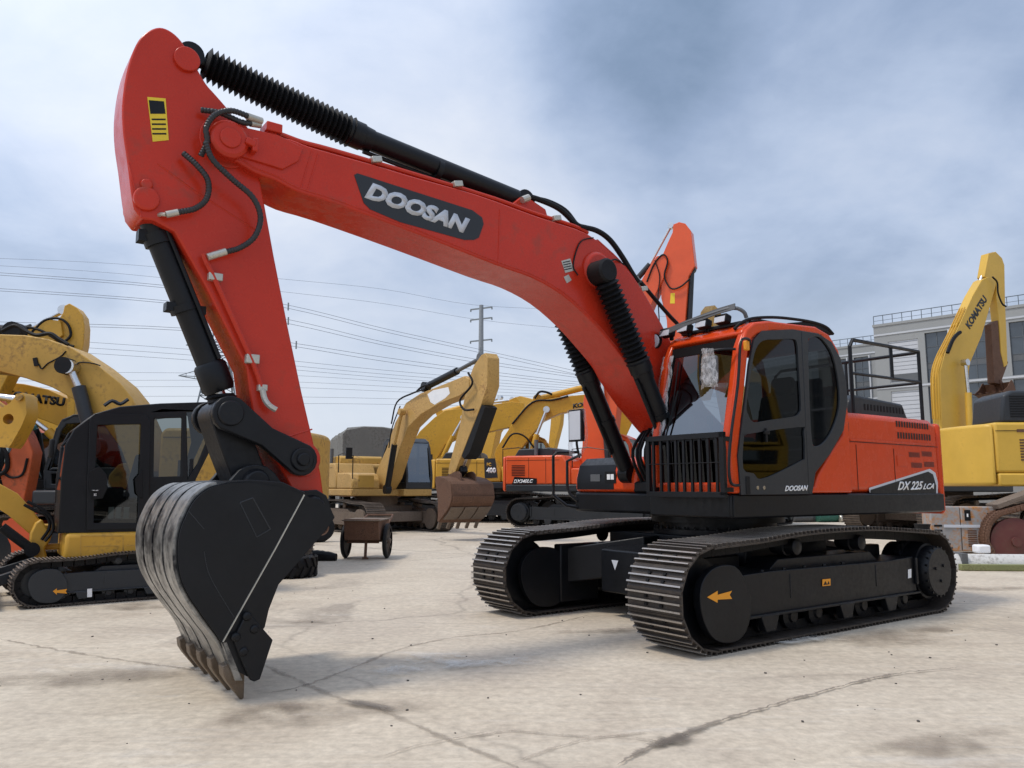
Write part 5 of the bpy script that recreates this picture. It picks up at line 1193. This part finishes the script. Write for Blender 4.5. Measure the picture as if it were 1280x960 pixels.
# ================================================================= office building
conc=surf('pale_render_panel',(.27,.275,.27),.8,(.24,.23,.21),.25,.12,var=.06,bump=.1,bscale=2)
wht=surf('white_panel',(.46,.47,.49),.7,var=.05,scale=.3); wglass=surf('office_glass',(.035,.045,.055),.12,var=.35,scale=.35,spec=.9); mull=surf('mullion_metal',(.09,.10,.11),.5)
rail_m=surf('railing_metal',(.10,.12,.14),.5)
class MF(MB):                                   # faces towards local -y
    def build(s,*a,**k): s.v=[(v[0],-v[1],v[2]) for v in s.v]; return MB.build(s,*a,**k)
def facade(name,label,px,depth,ang,length,depth_b,ztop,bays,zbase=-1):
    c=AT((px,600),depth); t=thing(name,label,'building',(c.x,c.y,0),ang)
    # x runs along the front, +y is the outward side
    z=ztop
    holes=[]; wins=[]
    x=1.0; k=0
    for b in bays:
        for (w,kind) in b:
            if kind=='w':
                for (z0,z1) in ((z-8.8,z-1.8),(z-15.9,z-9.3),(z-23,z-16.4)):
                    if z0>1: wins.append((x,x+w,z0,z1))
            elif kind=='p':
                wins.append((x,x+w,z-8.4,z-2.4,'p')); wins.append((x,x+w,z-15.9,z-9.6,'p')); wins.append((x,x+w,z-22.6,z-16.8,'p'))
            x+=w
    hl=[[(w[0],w[2]),(w[1],w[2]),(w[1],w[3]),(w[0],w[3])] for w in wins]
    wall=MF().prism([(0,0),(length,0),(length,z),(0,z)],-.5,0,holes=hl); 
    wall.box2((0,-depth_b,0),(.4,-.5,z)); wall.box2((length-.4,-depth_b,0),(length,-.5,z)); wall.box2((0,-depth_b,0),(length,-depth_b+.3,z)); wall.box2((0,-depth_b,z-.6),(length,-.5,z-.3))
    WL=wall.build('wall',conc,t)
    for w in wins:
        if len(w)==5:
            m=MF(); m.box2((w[0],-.45,w[2]),(w[1],-.12,w[3])); P=m.build('white_panel',wht,t)
            m=MF(); n=8
            for i in range(n): zz=w[2]+(w[3]-w[2])*.75*(i+.5)/n+ (w[3]-w[2])*.25; m.box2((w[0]+.1,-.12,zz),(w[1]-.1,-.10,zz+.04))
            m.box2((w[0]+.1,-.12,w[2]+.1),(w[1]-.1,-.10,w[2]+1.2)); m.build('louvre',M['grey'],P); continue
        W_=MF().box2((w[0],-.42,w[2]),(w[1],-.36,w[3])).build('window',wglass,t)
        m=MF(); x0,x1,z0,z1=w[:4]; n=2 if x1-x0>2 else 2
        for i in range(n+1): xx=x0+(x1-x0)*i/n; m.box2((xx-.05,-.36,z0),(xx+.05,-.28,z1))
        for fz in (0,.28,.40,.72,1): zz=z0+(z1-z0)*fz; m.box2((x0,-.355,zz-.05),(x1,-.285,zz+.05))
        m.build('window_frame',mull,W_)
        m=MF(); zz=z0+(z1-z0)*.34; m.box2((x0,-.36,zz-.45),(x1,-.33,zz+.35)); m.build('spandrel',M['grey'],W_)
    # slim fins between the windows
    for i,w in enumerate(wins):
        if len(w)==4 and w[3]>z-4 and w[0]<60:
            MF().box2((w[1]+.12,0,1),(w[1]+.34,.35,z-1.7)).build('fin',wht,t)
    MF().box2((-.1,-.6,z),(length+.1,.12,z+.35)).build('parapet',conc,t)
    for zz in (z-1.4,z-9.15,z-16.25): MF().box2((0,0,zz),(length,.10,zz+.25)).build('cornice',wht,t)
    m=MF()
    n=int(length/1.3)
    for i in range(n+1): xx=length*i/n; m.box2((xx-.04,-.3,z+.35),(xx+.04,-.22,z+1.65))
    m.box2((0,-.3,z+1.6),(length,-.22,z+1.7)); m.box2((0,-.29,z+.9),(length,-.24,z+.95)); m.build('roof_railing',rail_m,t)
    return t
# +x of the facade runs from its far left corner towards the viewer's right; +y outward means the angle below
bay=[(2.6,'w'),(1.7,'g'),(2.6,'w'),(2.0,'g'),(2.6,'w'),(2.4,'g')]
facade('office_building','tall pale office building with roof railing and dark strip windows at the right',1103,112,R_(-45),150,20,24.6,[[(.9,'g'),(4.0,'p'),(.9,'g'),(2.9,'w'),(1.7,'g'),(3.0,'w'),(2.6,'g'),(2.9,'w'),(1.6,'g'),(2.6,'w'),(2.6,'g')]]+[bay]*8)
facade('office_wing','lower pale office wing set back behind the taller block',1030,136,R_(-45),30,20,25.2,[[(1.5,'g'),(2.4,'w'),(1.3,'g'),(2.4,'w'),(1.5,'g'),(2.4,'w'),(1.3,'g'),(2.4,'w'),(1.6,'g'),(2.4,'w'),(1.2,'g'),(2.4,'w')]])
# ================================================================= power lines
lat=surf('galvanised_lattice',(.18,.20,.21),.5,metal=.3)
def pylon():
    c=AT((265,609),150); t=thing('pylon','grey lattice pylon seen between the bucket cylinder and the red arm','pylon',(c.x,c.y,0),.4)
    H=36; m=MB()
    def half(z): return 6*(1-z/H)**1.1+.45
    lv=[0,6,11,15.5,19,22,24.6,27,29,31,33,35,36]
    cn=lambda z:[(half(z),half(z),z),(-half(z),half(z),z),(-half(z),-half(z),z),(half(z),-half(z),z)]
    for a,b in zip(lv,lv[1:]):
        A=cn(a);B=cn(b)
        for i in range(4):
            j=(i+1)%4; m.bar(A[i],B[i],.28,.28); m.bar(A[i],B[j],.15,.15); m.bar(A[j],B[i],.15,.15); m.bar(B[i],B[j],.15,.15)
    m.build('tower',lat,t)
    for z,L in ((22,7),(28,6),(33,5)):
        for s in (1,-1):
            m=MB(); h=half(z); m.bar((s*h,h,z),(s*L,0,z+.3),.14,.14); m.bar((s*h,-h,z),(s*L,0,z+.3),.14,.14); m.bar((s*h,0,z+2),(s*L,0,z+.3),.12,.12)
            for k in (.35,.7): m.bar((s*(h+(L-h)*k),0,z+2-1.7*k),(s*(h+(L-h)*k),h*(1-k),z+.1),.08,.08)
            m.build('cross_arm',lat,t)
pylon()
c=AT((600,609),150); t=thing('steel_pole','slender grey steel pole with four cross arms above the middle excavator','utility pole',(c.x,c.y,0),R_(-28))
polem=surf('grey_pole_steel',(.22,.235,.25),.5)
MB().cyl((0,0,0),(0,0,36.8),.75,.42,n=16).build('pole',polem,t)
for z in (36.3,34.2,29.9,25.4):
    m=MB(); m.bar((-2.4,0,z-.15),(2.4,0,z-.15),.28,.24); m.bar((-2.4,0,z-.1),(-2.4,0,z-.6),.2,.2); m.bar((2.4,0,z-.1),(2.4,0,z-.6),.2,.2); m.build('cross_arm',lat,t)
wire_m=surf('weathered_cable',(.10,.115,.14),.6)
W_=[[(-60,338),(210,358),(360,382),(480,411),(600,437),(730,466),(900,505)],[(-60,341),(210,361),(360,386),(480,415),(600,441),(730,470),(900,510)],
 [(-60,358),(210,377),(360,400),(480,428),(600,450),(730,470),(900,492)],[(-60,361),(210,380),(360,405),(480,432),(600,454),(730,473),(900,495)],
 [(-60,402),(230,411),(370,430),(480,447),(600,463),(730,478),(900,493)],[(-60,406),(230,414),(370,434),(480,452),(600,467),(730,481),(900,496)],
 [(-60,418),(230,437),(370,452),(480,463),(600,473),(730,483),(900,493)],[(-60,425),(230,444),(370,458),(480,468),(600,477),(730,486),(900,495)],
 [(-60,432),(240,451),(370,463),(500,474),(620,482),(730,489)],[(-60,466),(240,467),(370,470),(500,478),(620,486),(730,492)],
 [(-60,478),(240,476),(370,478),(500,484),(620,490),(730,495)],[(-60,486),(240,484),(370,485),(500,490),(620,494),(730,499)],
 [(-60,498),(240,496),(400,497),(500,499),(620,502),(730,505)],[(-60,512),(240,506),(400,505),(500,506),(620,508),(730,510)],
 [(-60,330),(150,343),(360,366),(480,380),(600,400),(720,412),(900,430)],[(-60,322),(150,331),(360,350),(480,362),(590,381),(720,388),(900,400)]]
for i,w in enumerate(W_):
    m=MB(); D=[95+ (130-95)*k/(len(w)-1) for k in range(len(w))]
    if i>=9: D=[d+40 for d in D]
    m.tube([AT(p,d) for p,d in zip(w,D)],(.028 if i<6 else .022) if i<9 else .026,5,sm=5)
    o=m.build('power_cable',wire_m); tag(o,'thin overhead power cable crossing the pale sky behind the red boom','cable','overhead power cables')
    if i in (0,2,4):
        for k in (2,4):
            a=AT(w[k],D[k]); MB().bar(a+Vector((0,0,.35)),a+Vector((0,0,-.75)),.16,.16).build('spacer',lat,o)
# ================================================================= far edge of the yard
g_=surf('yard_wall_render',(.30,.29,.27),.85,(.18,.16,.13),.4,.5)
m=MB(); m.box2((-70,62,0),(70,62.3,2.3)); 
for k in range(36): m.box2((-70+4*k-.2,61.9,0),(-70+4*k+.2,61.99,2.4))
tag(m.build('perimeter_wall',g_),'low grey yard wall along the far side, behind all the machines','wall')
# truck with tarpaulin
c=AT((452,600),36); t=thing('covered_truck','truck loaded under a wrinkled grey tarpaulin behind the faded excavator','truck',(c.x,c.y,0),R_(108))
tarp=surf('grey_tarpaulin',(.15,.145,.13),.85,(.08,.075,.065),.4,1.2,bump=.6,bscale=3)
random.seed(9)
m=MB(); N=30; vs=[]; fs=[]
prof_=[(-1.25,1.5),(-1.27,2.2),(-1.28,2.9),(-1.25,3.5),(-1.1,3.72),(-.4,3.82),(.4,3.80),(1.1,3.70),(1.25,3.5),(1.28,2.9),(1.27,2.2),(1.25,1.5)]
for i in range(N+1):
    x=-3.6+6.4*i/N; sg=.05*sin(i*2.1)+.04*sin(i*.9)
    for y,z in prof_: vs.append((x,y*(1+.03*sin(i*2.9+z*2)),z+(sg if z>3.3 else 0)+random.uniform(-.03,.03)+(.12*sin(i*1.3) if z<1.7 else 0)))
K=len(prof_)
for i in range(N):
    for j in range(K-1): fs.append((i*K+j,i*K+j+1,(i+1)*K+j+1,(i+1)*K+j))
fs+=[tuple(range(K)),tuple(N*K+j for j in range(K))]
m.add(vs,fs); m.build('tarpaulin',tarp,t,ang=25)
m=MB(); m.box2((-3.7,-1.2,.95),(2.9,1.2,1.5)); m.build('load_bed',Y['rust'],t,bevel=.03)
m=MB(); m.prism([(3.0,.9),(4.9,.9),(4.95,1.7),(4.75,2.75),(3.1,2.85)],-1.15,1.15); CBt=m.build('cab',M['dark'],t,bevel=.08)
MB().box((4.88,0,2.2),(.03,1.9,.75),Matrix.Rotation(-.18,3,'Y')).build('windscreen',M['tint2'],CBt)
for s in (1,-1): MB().prism([(3.4,1.9),(4.6,1.9),(4.5,2.6),(3.4,2.6)],s*1.152,s*1.158).build('side_window',M['tint2'],CBt)
for x in (-2.8,-1.6,3.9):
    for s in (1,-1): MB().rev((x,s*.8,.5),(x,s*1.15,.5),[(0,.42),(.1,.5),(.9,.5),(.95,.4),(.96,.25),(1,.22)],24).build('wheel',M['blackrub'],t)
# ================================================================= hand cart
c=GZ((458,698)); t=thing('hand_cart','rusty two-wheeled steel hand cart standing in front of the dusty track','cart',(c.x,c.y,0),R_(-93))
m=MB(); m.prism([(-.48,.72),(.50,.76),(.40,.36),(-.36,.34)],-.33,.33); m.build('tub',Y['rust'],t,bevel=.015)
m=MB(); m.box2((-.5,-.36,.72),(.52,.36,.745)); m.build('tub_rim',Y['mud'],t,bevel=.006)
for s in (1,-1):
    w_=MB().rev((0,s*.36,.33),(0,s*.44,.33),[(0,.25),(.02,.30),(.3,.33),(.7,.33),(.98,.30),(1,.25)],28,caps=False); w_.rev((0,s*.385,.33),(0,s*.415,.33),[(0,.27),(1,.27)],24)
    w_=w_.build('wheel',M['blackrub'],t); m=MB()
    for k in range(10): a=2*PI*k/10; m.bar((0,s*.40,.33),(.26*cos(a),s*.42,.33+.26*sin(a)),.02,.02)
    m.cyl((0,s*.34,.33),(0,s*.46,.33),.05,n=12); m.build('spokes',Y['mud'],w_)
m=MB(); m.cyl((0,-.4,.33),(0,.4,.33),.025,n=10); m.box2((.25,-.3,.30),(.29,.3,.33)); m.build('axle',Y['rust'],t)
m=MB(); m.bar((.30,.06,.36),(.34,.06,.02),.045,.045); m.bar((.34,.0,.03),(.34,.12,.03),.03,.03); m.build('stand_leg',Y['rust'],t)
m=MB(); m.tube([(-.4,.3,.6),(-.9,.28,.72),(-1.15,.26,.78)],.02,8,sm=3); m.tube([(-.4,-.3,.6),(-.9,-.28,.72),(-1.15,-.26,.78)],.02,8,sm=3); m.tube([(-1.15,.26,.78),(-1.15,-.26,.78)],.02,8,sm=0); m.build('handle',Y['rust'],t)
# tyres and rubber on the ground
def tyre(name,label,loc,R,w,lugs,rim,rot,cat='tyre',mt=None):
    t=thing(name,label,cat,loc); t.rotation_euler=rot; mt=mt or M['blackrub']
    m=MB(); m.rev((0,0,-w/2),(0,0,w/2),[(0,R*.58),(0,R*.72),(.06,R*.90),(.18,R*.96),(.82,R*.96),(.94,R*.90),(1,R*.72),(1,R*.58)],48,caps=False)
    m.rev((0,0,-w/2),(0,0,w/2),[(0,R*.58),(.3,R*.55),(.7,R*.55),(1,R*.58)],48,caps=False)
    for k in range(lugs):
        for s in (1,-1):
            a=2*PI*(k+(.5 if s>0 else 0))/lugs; Rm=Matrix.Rotation(a,3,'Z')@Matrix.Rotation(s*.45,3,'X')
            m.box(Rm.copy()@Vector((0,0,0))+Vector((cos(a)*R*.97,sin(a)*R*.97,s*w*.24)),(R*.10,R*.14,w*.52),Rm)
    m.build('tread',mt,t,bevel=0)
    if rim:
        m=MB(); m.rev((0,0,-w*.42),(0,0,w*.42),[(0,R*.56),(.05,R*.50),(.45,R*.44),(.5,R*.2),(.55,R*.44),(.95,R*.50),(1,R*.56)],32,caps=False); m.cyl((0,0,-.02),(0,0,.03),R*.46,n=32); m.cyl((0,0,.02),(0,0,.10),R*.12,n=16)
        for k in range(6): a=2*PI*k/6; m.cyl((R*.26*cos(a),R*.26*sin(a),.02),(R*.26*cos(a),R*.26*sin(a),.05),R*.03,n=6)
        m.build('rim',rim,t)
    return t
c=GZ((360,722)); tyre('tyre','lugged black tyre with red rim lying flat behind the black bucket',(c.x,c.y+.1,.16),.40,.30,16,surf('red_rim_paint',(.25,.02,.02),.5,(.1,.05,.03),.4,6),(0,0,0))
c=GZ((402,678)); tyre('worn_tyre','worn black tyre leaning upright behind the lower end of the red arm',(c.x-.05,c.y,.34),.36,.26,0,Y['rust'],(R_(78),0,R_(25)))
m=MB(); a=GZ((372,701)); b=GZ((419,702)); random.seed(6)
m.rev((a.x,a.y,.09),(b.x,b.y+.1,.06),[(k/14,.05+.055*sin(PI*(k+1)/16)+.018*random.random()) for k in range(15)],12)
tag(m.build('rubber_sleeve',M['blackrub'],ang=20),'crumpled black rubber sleeve lying on the concrete beside the hand cart','rubber sleeve')
# ================================================================= scrap at the right
c=GZ((1198,692)); t=thing('side_panel','rust-streaked grey and orange machine side panel standing behind the white beam','machine panel',(c.x,c.y+.35,0),R_(-4))
pm=surf('rust_streaked_grey',(.30,.29,.28),.6,(.42,.17,.035),.62,1.3,var=.15)
H_=AT((1198,632),c.y+.35).z; x0=AT((1161,650),c.y+.35).x-c.x; x1=AT((1238,650),c.y+.35).x-c.x; xm=(AT((1197,650),c.y+.35).x-c.x)
m=MB(); m.box2((x0,-.12,.05),(xm-.006,.3,H_)); m.box2((xm+.006,-.12,.05),(x1,.3,H_)); m.build('body',pm,t,bevel=.02)
m=MB(); 
for k in range(8): m.box2((xm+.12,-.127,.14+.045*k),(xm+.30,-.121,.165+.045*k))
m.build('side_louvre',Y['rust'],t)
m=MB()
for k in range(3): m.box2((x0+.06,-.127,.35+.10*k),(x0+.22,-.121,.39+.10*k))
m.build('side_slot',M['blackrub'],t)
m=MB(); m.box2((x0+.25,-.14,H_*.55),(x1-.08,-.123,H_*.61)); m.build('trim_bar',M['silver'],t,bevel=.004)
m=MB(); m.box2((xm+.08,-.135,H_*.70),(xm+.20,-.122,H_*.93)); m.build('latch_frame',M['black'],t,bevel=.004); m=MB(); m.box2((xm+.12,-.14,H_*.78),(xm+.15,-.136,H_*.85)); m.build('latch_tongue',M['white'],t)
m=MB(); m.box2((x1-.16,-.13,H_*.78),(x1-.11,-.121,H_*.86)); m.build('plug',M['black'],t)
random.seed(12); m=MB(); vs=[]; 
cc=AT((1153,664),c.y-.1); m.rev((cc.x,cc.y,.06),(cc.x,cc.y,.62),[(k/7,.17+.05*random.random()-.05*(k/7)) for k in range(8)],9); tag(m.build('black_sack',M['blackrub'],ang=15),'crumpled black plastic sack against the rusty side panel','sack')
# rusty track frame with idler disc
c=GZ((1268,694)); t=thing('scrap_track','rusty loose track chain bent round a maroon idler wheel at the right edge','track',(c.x,c.y+.55,0),R_(-6))
mar=surf('maroon_rusty_iron',(.12,.035,.03),.6,(.10,.06,.04),.5,4,bump=.3)
q=Frame(c.x,c.y+.55,R_(-6))
m=MB(); cq=q.P((1270,676),-.25); r_=abs(q.P((1243,676),-.25)[0]-cq[0])*1.15; m.rev((cq[0],-.25,cq[1]),(cq[0],.1,cq[1]),[(0,r_*.8),(.05,r_),(.3,r_),(.35,r_*.9),(1,r_*.9)],36)
m.cyl((cq[0],-.3,cq[1]),(cq[0],-.2,cq[1]),r_*.2,n=20); m.build('idler_wheel',mar,t)
pts=[(v.x,v.y) for v in catmull([Vector((*q.P(p,-.1),0)) for p in ((1236,688),(1229,674),(1232,655),(1243,642),(1262,636),(1290,630),(1330,628),(1370,640),(1380,670),(1360,690))],5)]
m=MB()
for i in range(0,len(pts)-1):
    a=pts[i]; b=pts[i+1]
    for y in (-.22,-.02): m.bar((a[0],y,a[1]),(b[0],y,b[1]),.05,.13,side=(0,1,0))
    m.bar((a[0],-.3,a[1]),(a[0],.1,a[1]),.07,.09)
m.build('track_chain',Y['rust'],t,bevel=.01)
m=MB(); m.bar((*q.P((1240,632),0)[:1],0,q.P((1240,632),0)[1]),(q.P((1300,610),0)[0],0,q.P((1300,610),0)[1]),.5,.1,side=(0,1,0)); m.build('track_shoe',Y['mud'],t,bevel=.01)
# concrete / steel beam, green timber, sheet, block
a=GZ((1196,712)); 
t=thing('white_beam','long white painted steel beam lying on the ground at the right edge','beam',(a.x,a.y+.25,0),R_(-3))
beam=surf('chalky_white_paint',(.58,.57,.54),.7,(.22,.20,.17),.4,2.2,var=.1,bump=.2)
m=MB(); m.prism([(-.22,0),(.22,0),(.22,.16),(.12,.20),(.12,.24),(-.12,.26),(-.18,.20),(-.22,.12)],0,4.2,'x'); m.build('beam_body',beam,t,bevel=.012)
m=MB(); m.box2((.12,-.235,.03),(.22,.235,.275)); m.build('strap',M['grey'],t,bevel=.004)
gt=surf('mossy_green_timber',(.20,.21,.09),.8,(.12,.10,.05),.4,4); tag(MB().box((a.x+.62,a.y-.05,.055),(1.15,.11,.10),Matrix.Rotation(R_(-3),3,'Z')).build('green_timber',gt,bevel=.01),'mossy green timber lying against the foot of the white beam','timber')
random.seed(14); m=MB(); vs=[]; N=12
cc=GZ((1262,690)); 
for i in range(N+1):
    for j in range(3): vs.append((cc.x-.5+1.3*i/N,a.y+.05+.32*j,.30+.10*abs(sin(i*.8))*(1-.2*j)))
m.add(vs,[(i*3+j,(i+1)*3+j,(i+1)*3+j+1,i*3+j+1) for i in range(N) for j in range(2)]); o=m.build('roof_sheet',M['grey']); sd_=o.modifiers.new('thick','SOLIDIFY'); sd_.thickness=.008; tag(o,'bent grey corrugated sheet resting on the white beam','sheet')
cc=AT((1227,688),a.y+.3); tag(MB().box((cc.x,a.y+.3,.33),(.22,.2,.14)).build('foam_block',M['white'],bevel=.03),'small white foam block on top of the white beam','block')
# clutter far under the front machine
random.seed(15)
for k,(px,lab,mt) in enumerate(((985,'rusty pipe length lying far off beneath the front machine',Y['rust']),(1010,'dark pipe length lying far off beneath the front machine',M['grey']),(1040,'green drum lying far off beneath the front machine',surf('green_drum_paint',(.03,.12,.09),.6)),(1068,'pale tube lying far off beneath the front machine',M['zinc']))):
    c=GZ((px,652)); r_=.14+.05*(k%3); m=MB(); m.rev((c.x-.6,c.y,r_),(c.x+.5,c.y+.3,r_),[(0,r_*.85),(.02,r_),(.3,r_),(.32,r_*1.06),(.34,r_),(.66,r_),(.68,r_*1.06),(.7,r_),(.98,r_),(1,r_*.85)],16); tag(m.build('pipe' if k!=2 else 'drum',mt),lab,'pipe' if k!=2 else 'drum')
# ================================================================= marks in the concrete
def markmat(name,col,alpha,scale,lo,hi):
    m,t,b=nt(name); tc=t.nodes.new('ShaderNodeTexCoord'); n=noise(t,scale,6,.7,vec=tc.outputs['Object']); b.inputs['Base Color'].default_value=(*col,1); b.inputs['Roughness'].default_value=.6
    uv=t.nodes.new('ShaderNodeAttribute'); uv.attribute_name='edge'
    mu=t.nodes.new('ShaderNodeMath'); mu.operation='MULTIPLY'; r=ramp(t,n.outputs['Fac'],[(lo,0),(hi,1)]); lk(t,r.outputs['Color'],mu.inputs[0]); lk(t,uv.outputs['Fac'],mu.inputs[1])
    m2=t.nodes.new('ShaderNodeMath'); m2.operation='MULTIPLY'; m2.inputs[1].default_value=alpha; lk(t,mu.outputs[0],m2.inputs[0]); lk(t,m2.outputs[0],b.inputs['Alpha']); return m
crackm=markmat('crack_dirt',(.24,.195,.15),.38,3.5,.28,.5); wetm=markmat('damp_concrete',(.15,.125,.10),.65,2.2,.22,.40); stainm=markmat('brown_stain',(.24,.19,.145),.5,2.5,.38,.62); palem=markmat('scuffed_concrete',(.66,.63,.57),.7,3,.45,.65)
def ribbon(pxs,w,mat,name,seed=0,z=.004,wob=.03,soft=1.0):
    random.seed(seed); P=catmull([GZ(p) for p in pxs],8); 
    for lev in range(2):                         # broken up like a real crack
        Q=[P[0]]
        for a,b in zip(P,P[1:]):
            L_=(b-a).length; q=(a+b)/2; Q+= [q+Vector((random.uniform(-1,1),random.uniform(-1,1),0))*L_*.17,b]
        P=Q
    vs=[]; ed=[]; ph=[random.uniform(0,6) for _ in range(4)]
    for i,p in enumerate(P):
        d=(P[min(i+1,len(P)-1)]-P[max(0,i-1)]).normalized(); n=Vector((-d.y,d.x,0)); tt=i/(len(P)-1)
        ww=.45*(w if not callable(w) else w(tt))*(1+.6*sin(i*.31+ph[0])*sin(i*.13+ph[1]))*random.uniform(.7,1.3)*min(1,8*tt+.1,8*(1-tt)+.1)
        for k,e_ in ((-1,0),(-.35,1),(.35,1),(1,0)): q=p+n*(ww*k); vs.append((q.x,q.y,z)); ed.append(e_ if 0<i<len(P)-1 else 0)
    m=MB().add(vs,[(i*4+j,i*4+j+1,i*4+5+j,i*4+4+j) for i in range(len(P)-1) for j in range(3)])
    ob=m.build(name,mat); at=ob.data.attributes.new('edge','FLOAT','POINT'); at.data.foreach_set('value',ed); tag(ob,kind='structure'); return ob
ribbon([(330,868),(380,858),(440,836),(500,812),(570,797),(640,790),(700,778),(740,768)],.045,crackm,'ground_crack',1)
ribbon([(300,820),(370,850),(420,872),(465,884),(510,903),(560,925),(610,945),(660,965)],.06,crackm,'ground_crack',2,z=.006,wob=.05)
ribbon([(560,925),(600,921),(640,915),(700,920),(760,922),(815,915)],.035,crackm,'ground_crack',3,z=.008)
ribbon([(640,956),(700,935),(760,922),(840,930)],.03,crackm,'ground_crack',4,z=.010)
ribbon([(480,948),(520,935),(570,925),(610,917)],.03,crackm,'ground_crack',5,z=.012)
ribbon([(770,960),(815,935),(850,922),(900,903),(960,885),(1030,865),(1110,845),(1200,835)],lambda t:.035+.07*max(0,1-abs(t-.25)/.25),wetm,'ground_crack',6,z=.014)
ribbon([(0,800),(80,815),(180,830),(300,845)],.05,crackm,'ground_crack',7)
def blot(px,rx,ry,mat,name,seed,z,rot=0):
    random.seed(seed); c=GZ(px); N=26; vs=[(c.x,c.y,z)]; ed=[1]
    for ring,f_,e_ in ((0,.55,1),(1,1,0)):
        for k in range(N): a=2*PI*k/N; r_=f_*(1+.18*sin(3*a+seed)+.12*sin(5*a+2*seed)); x=rx*r_*cos(a); y=ry*r_*sin(a); vs.append((c.x+x*cos(rot)-y*sin(rot),c.y+x*sin(rot)+y*cos(rot),z)); ed.append(e_)
    fs=[(0,1+k,1+(k+1)%N) for k in range(N)]+[(1+k,1+N+k,1+N+(k+1)%N,1+(k+1)%N) for k in range(N)]
    ob=MB().add(vs,fs).build(name,mat); at=ob.data.attributes.new('edge','FLOAT','POINT'); at.data.foreach_set('value',ed); tag(ob,kind='structure')
blot((395,892),.65,.30,stainm,'ground_stain',1,.016,.2); blot((460,884),.25,.06,wetm,'ground_stain',2,.017,-.5); blot((385,778),.25,.12,stainm,'ground_stain',3,.016)
blot((335,893),.35,.18,stainm,'ground_stain',4,.018,.6); blot((845,928),.17,.07,wetm,'ground_stain',5,.019,.7); blot((1230,735),.9,.25,stainm,'ground_stain',6,.016); blot((1120,795),1.0,.35,stainm,'ground_stain',7,.016,.5)
blot((980,800),.5,.3,palem,'ground_scuff',8,.020); blot((560,830),.9,.35,palem,'ground_scuff',9,.016,.3); blot((150,760),.7,.3,stainm,'ground_stain',10,.016); blot((90,850),1.0,.3,stainm,'ground_stain',11,.016,.3)
blot((750,790),.5,.12,stainm,'ground_stain',12,.016,.2); blot((1180,930),.5,.2,stainm,'ground_stain',13,.016,.4)
# small stones and grit
random.seed(31)
m=MB()
for k in range(120):
    y_=3.2+9*random.random()**1.6; x_=random.uniform(-.75,.8)*y_; s_=random.uniform(.003,.009)
    m.box((x_,y_,s_*.5),(s_*2,s_*1.5,s_),Matrix.Rotation(random.uniform(0,3),3,'Z'))
tag(m.build('grit',surf('dark_grit',(.10,.09,.08),.9)),kind='stuff')

# a light yellow machine just outside the frame: it is what the side windows of the front cab mirror
src=[o for o in bpy.data.objects if o.get('label','').startswith('big light yellow')][0]
cp=src.copy(); COL.objects.link(cp); cp.location=(12.5,5.5,0); cp.rotation_euler=(0,0,R_(70)); cp['label']='light yellow excavator mirrored in the side windows of the front cab'
for ch in list(src.children):
    c_=ch.copy(); COL.objects.link(c_); c_.parent=cp
    for g_ in list(ch.children):
        d_=g_.copy(); COL.objects.link(d_); d_.parent=c_
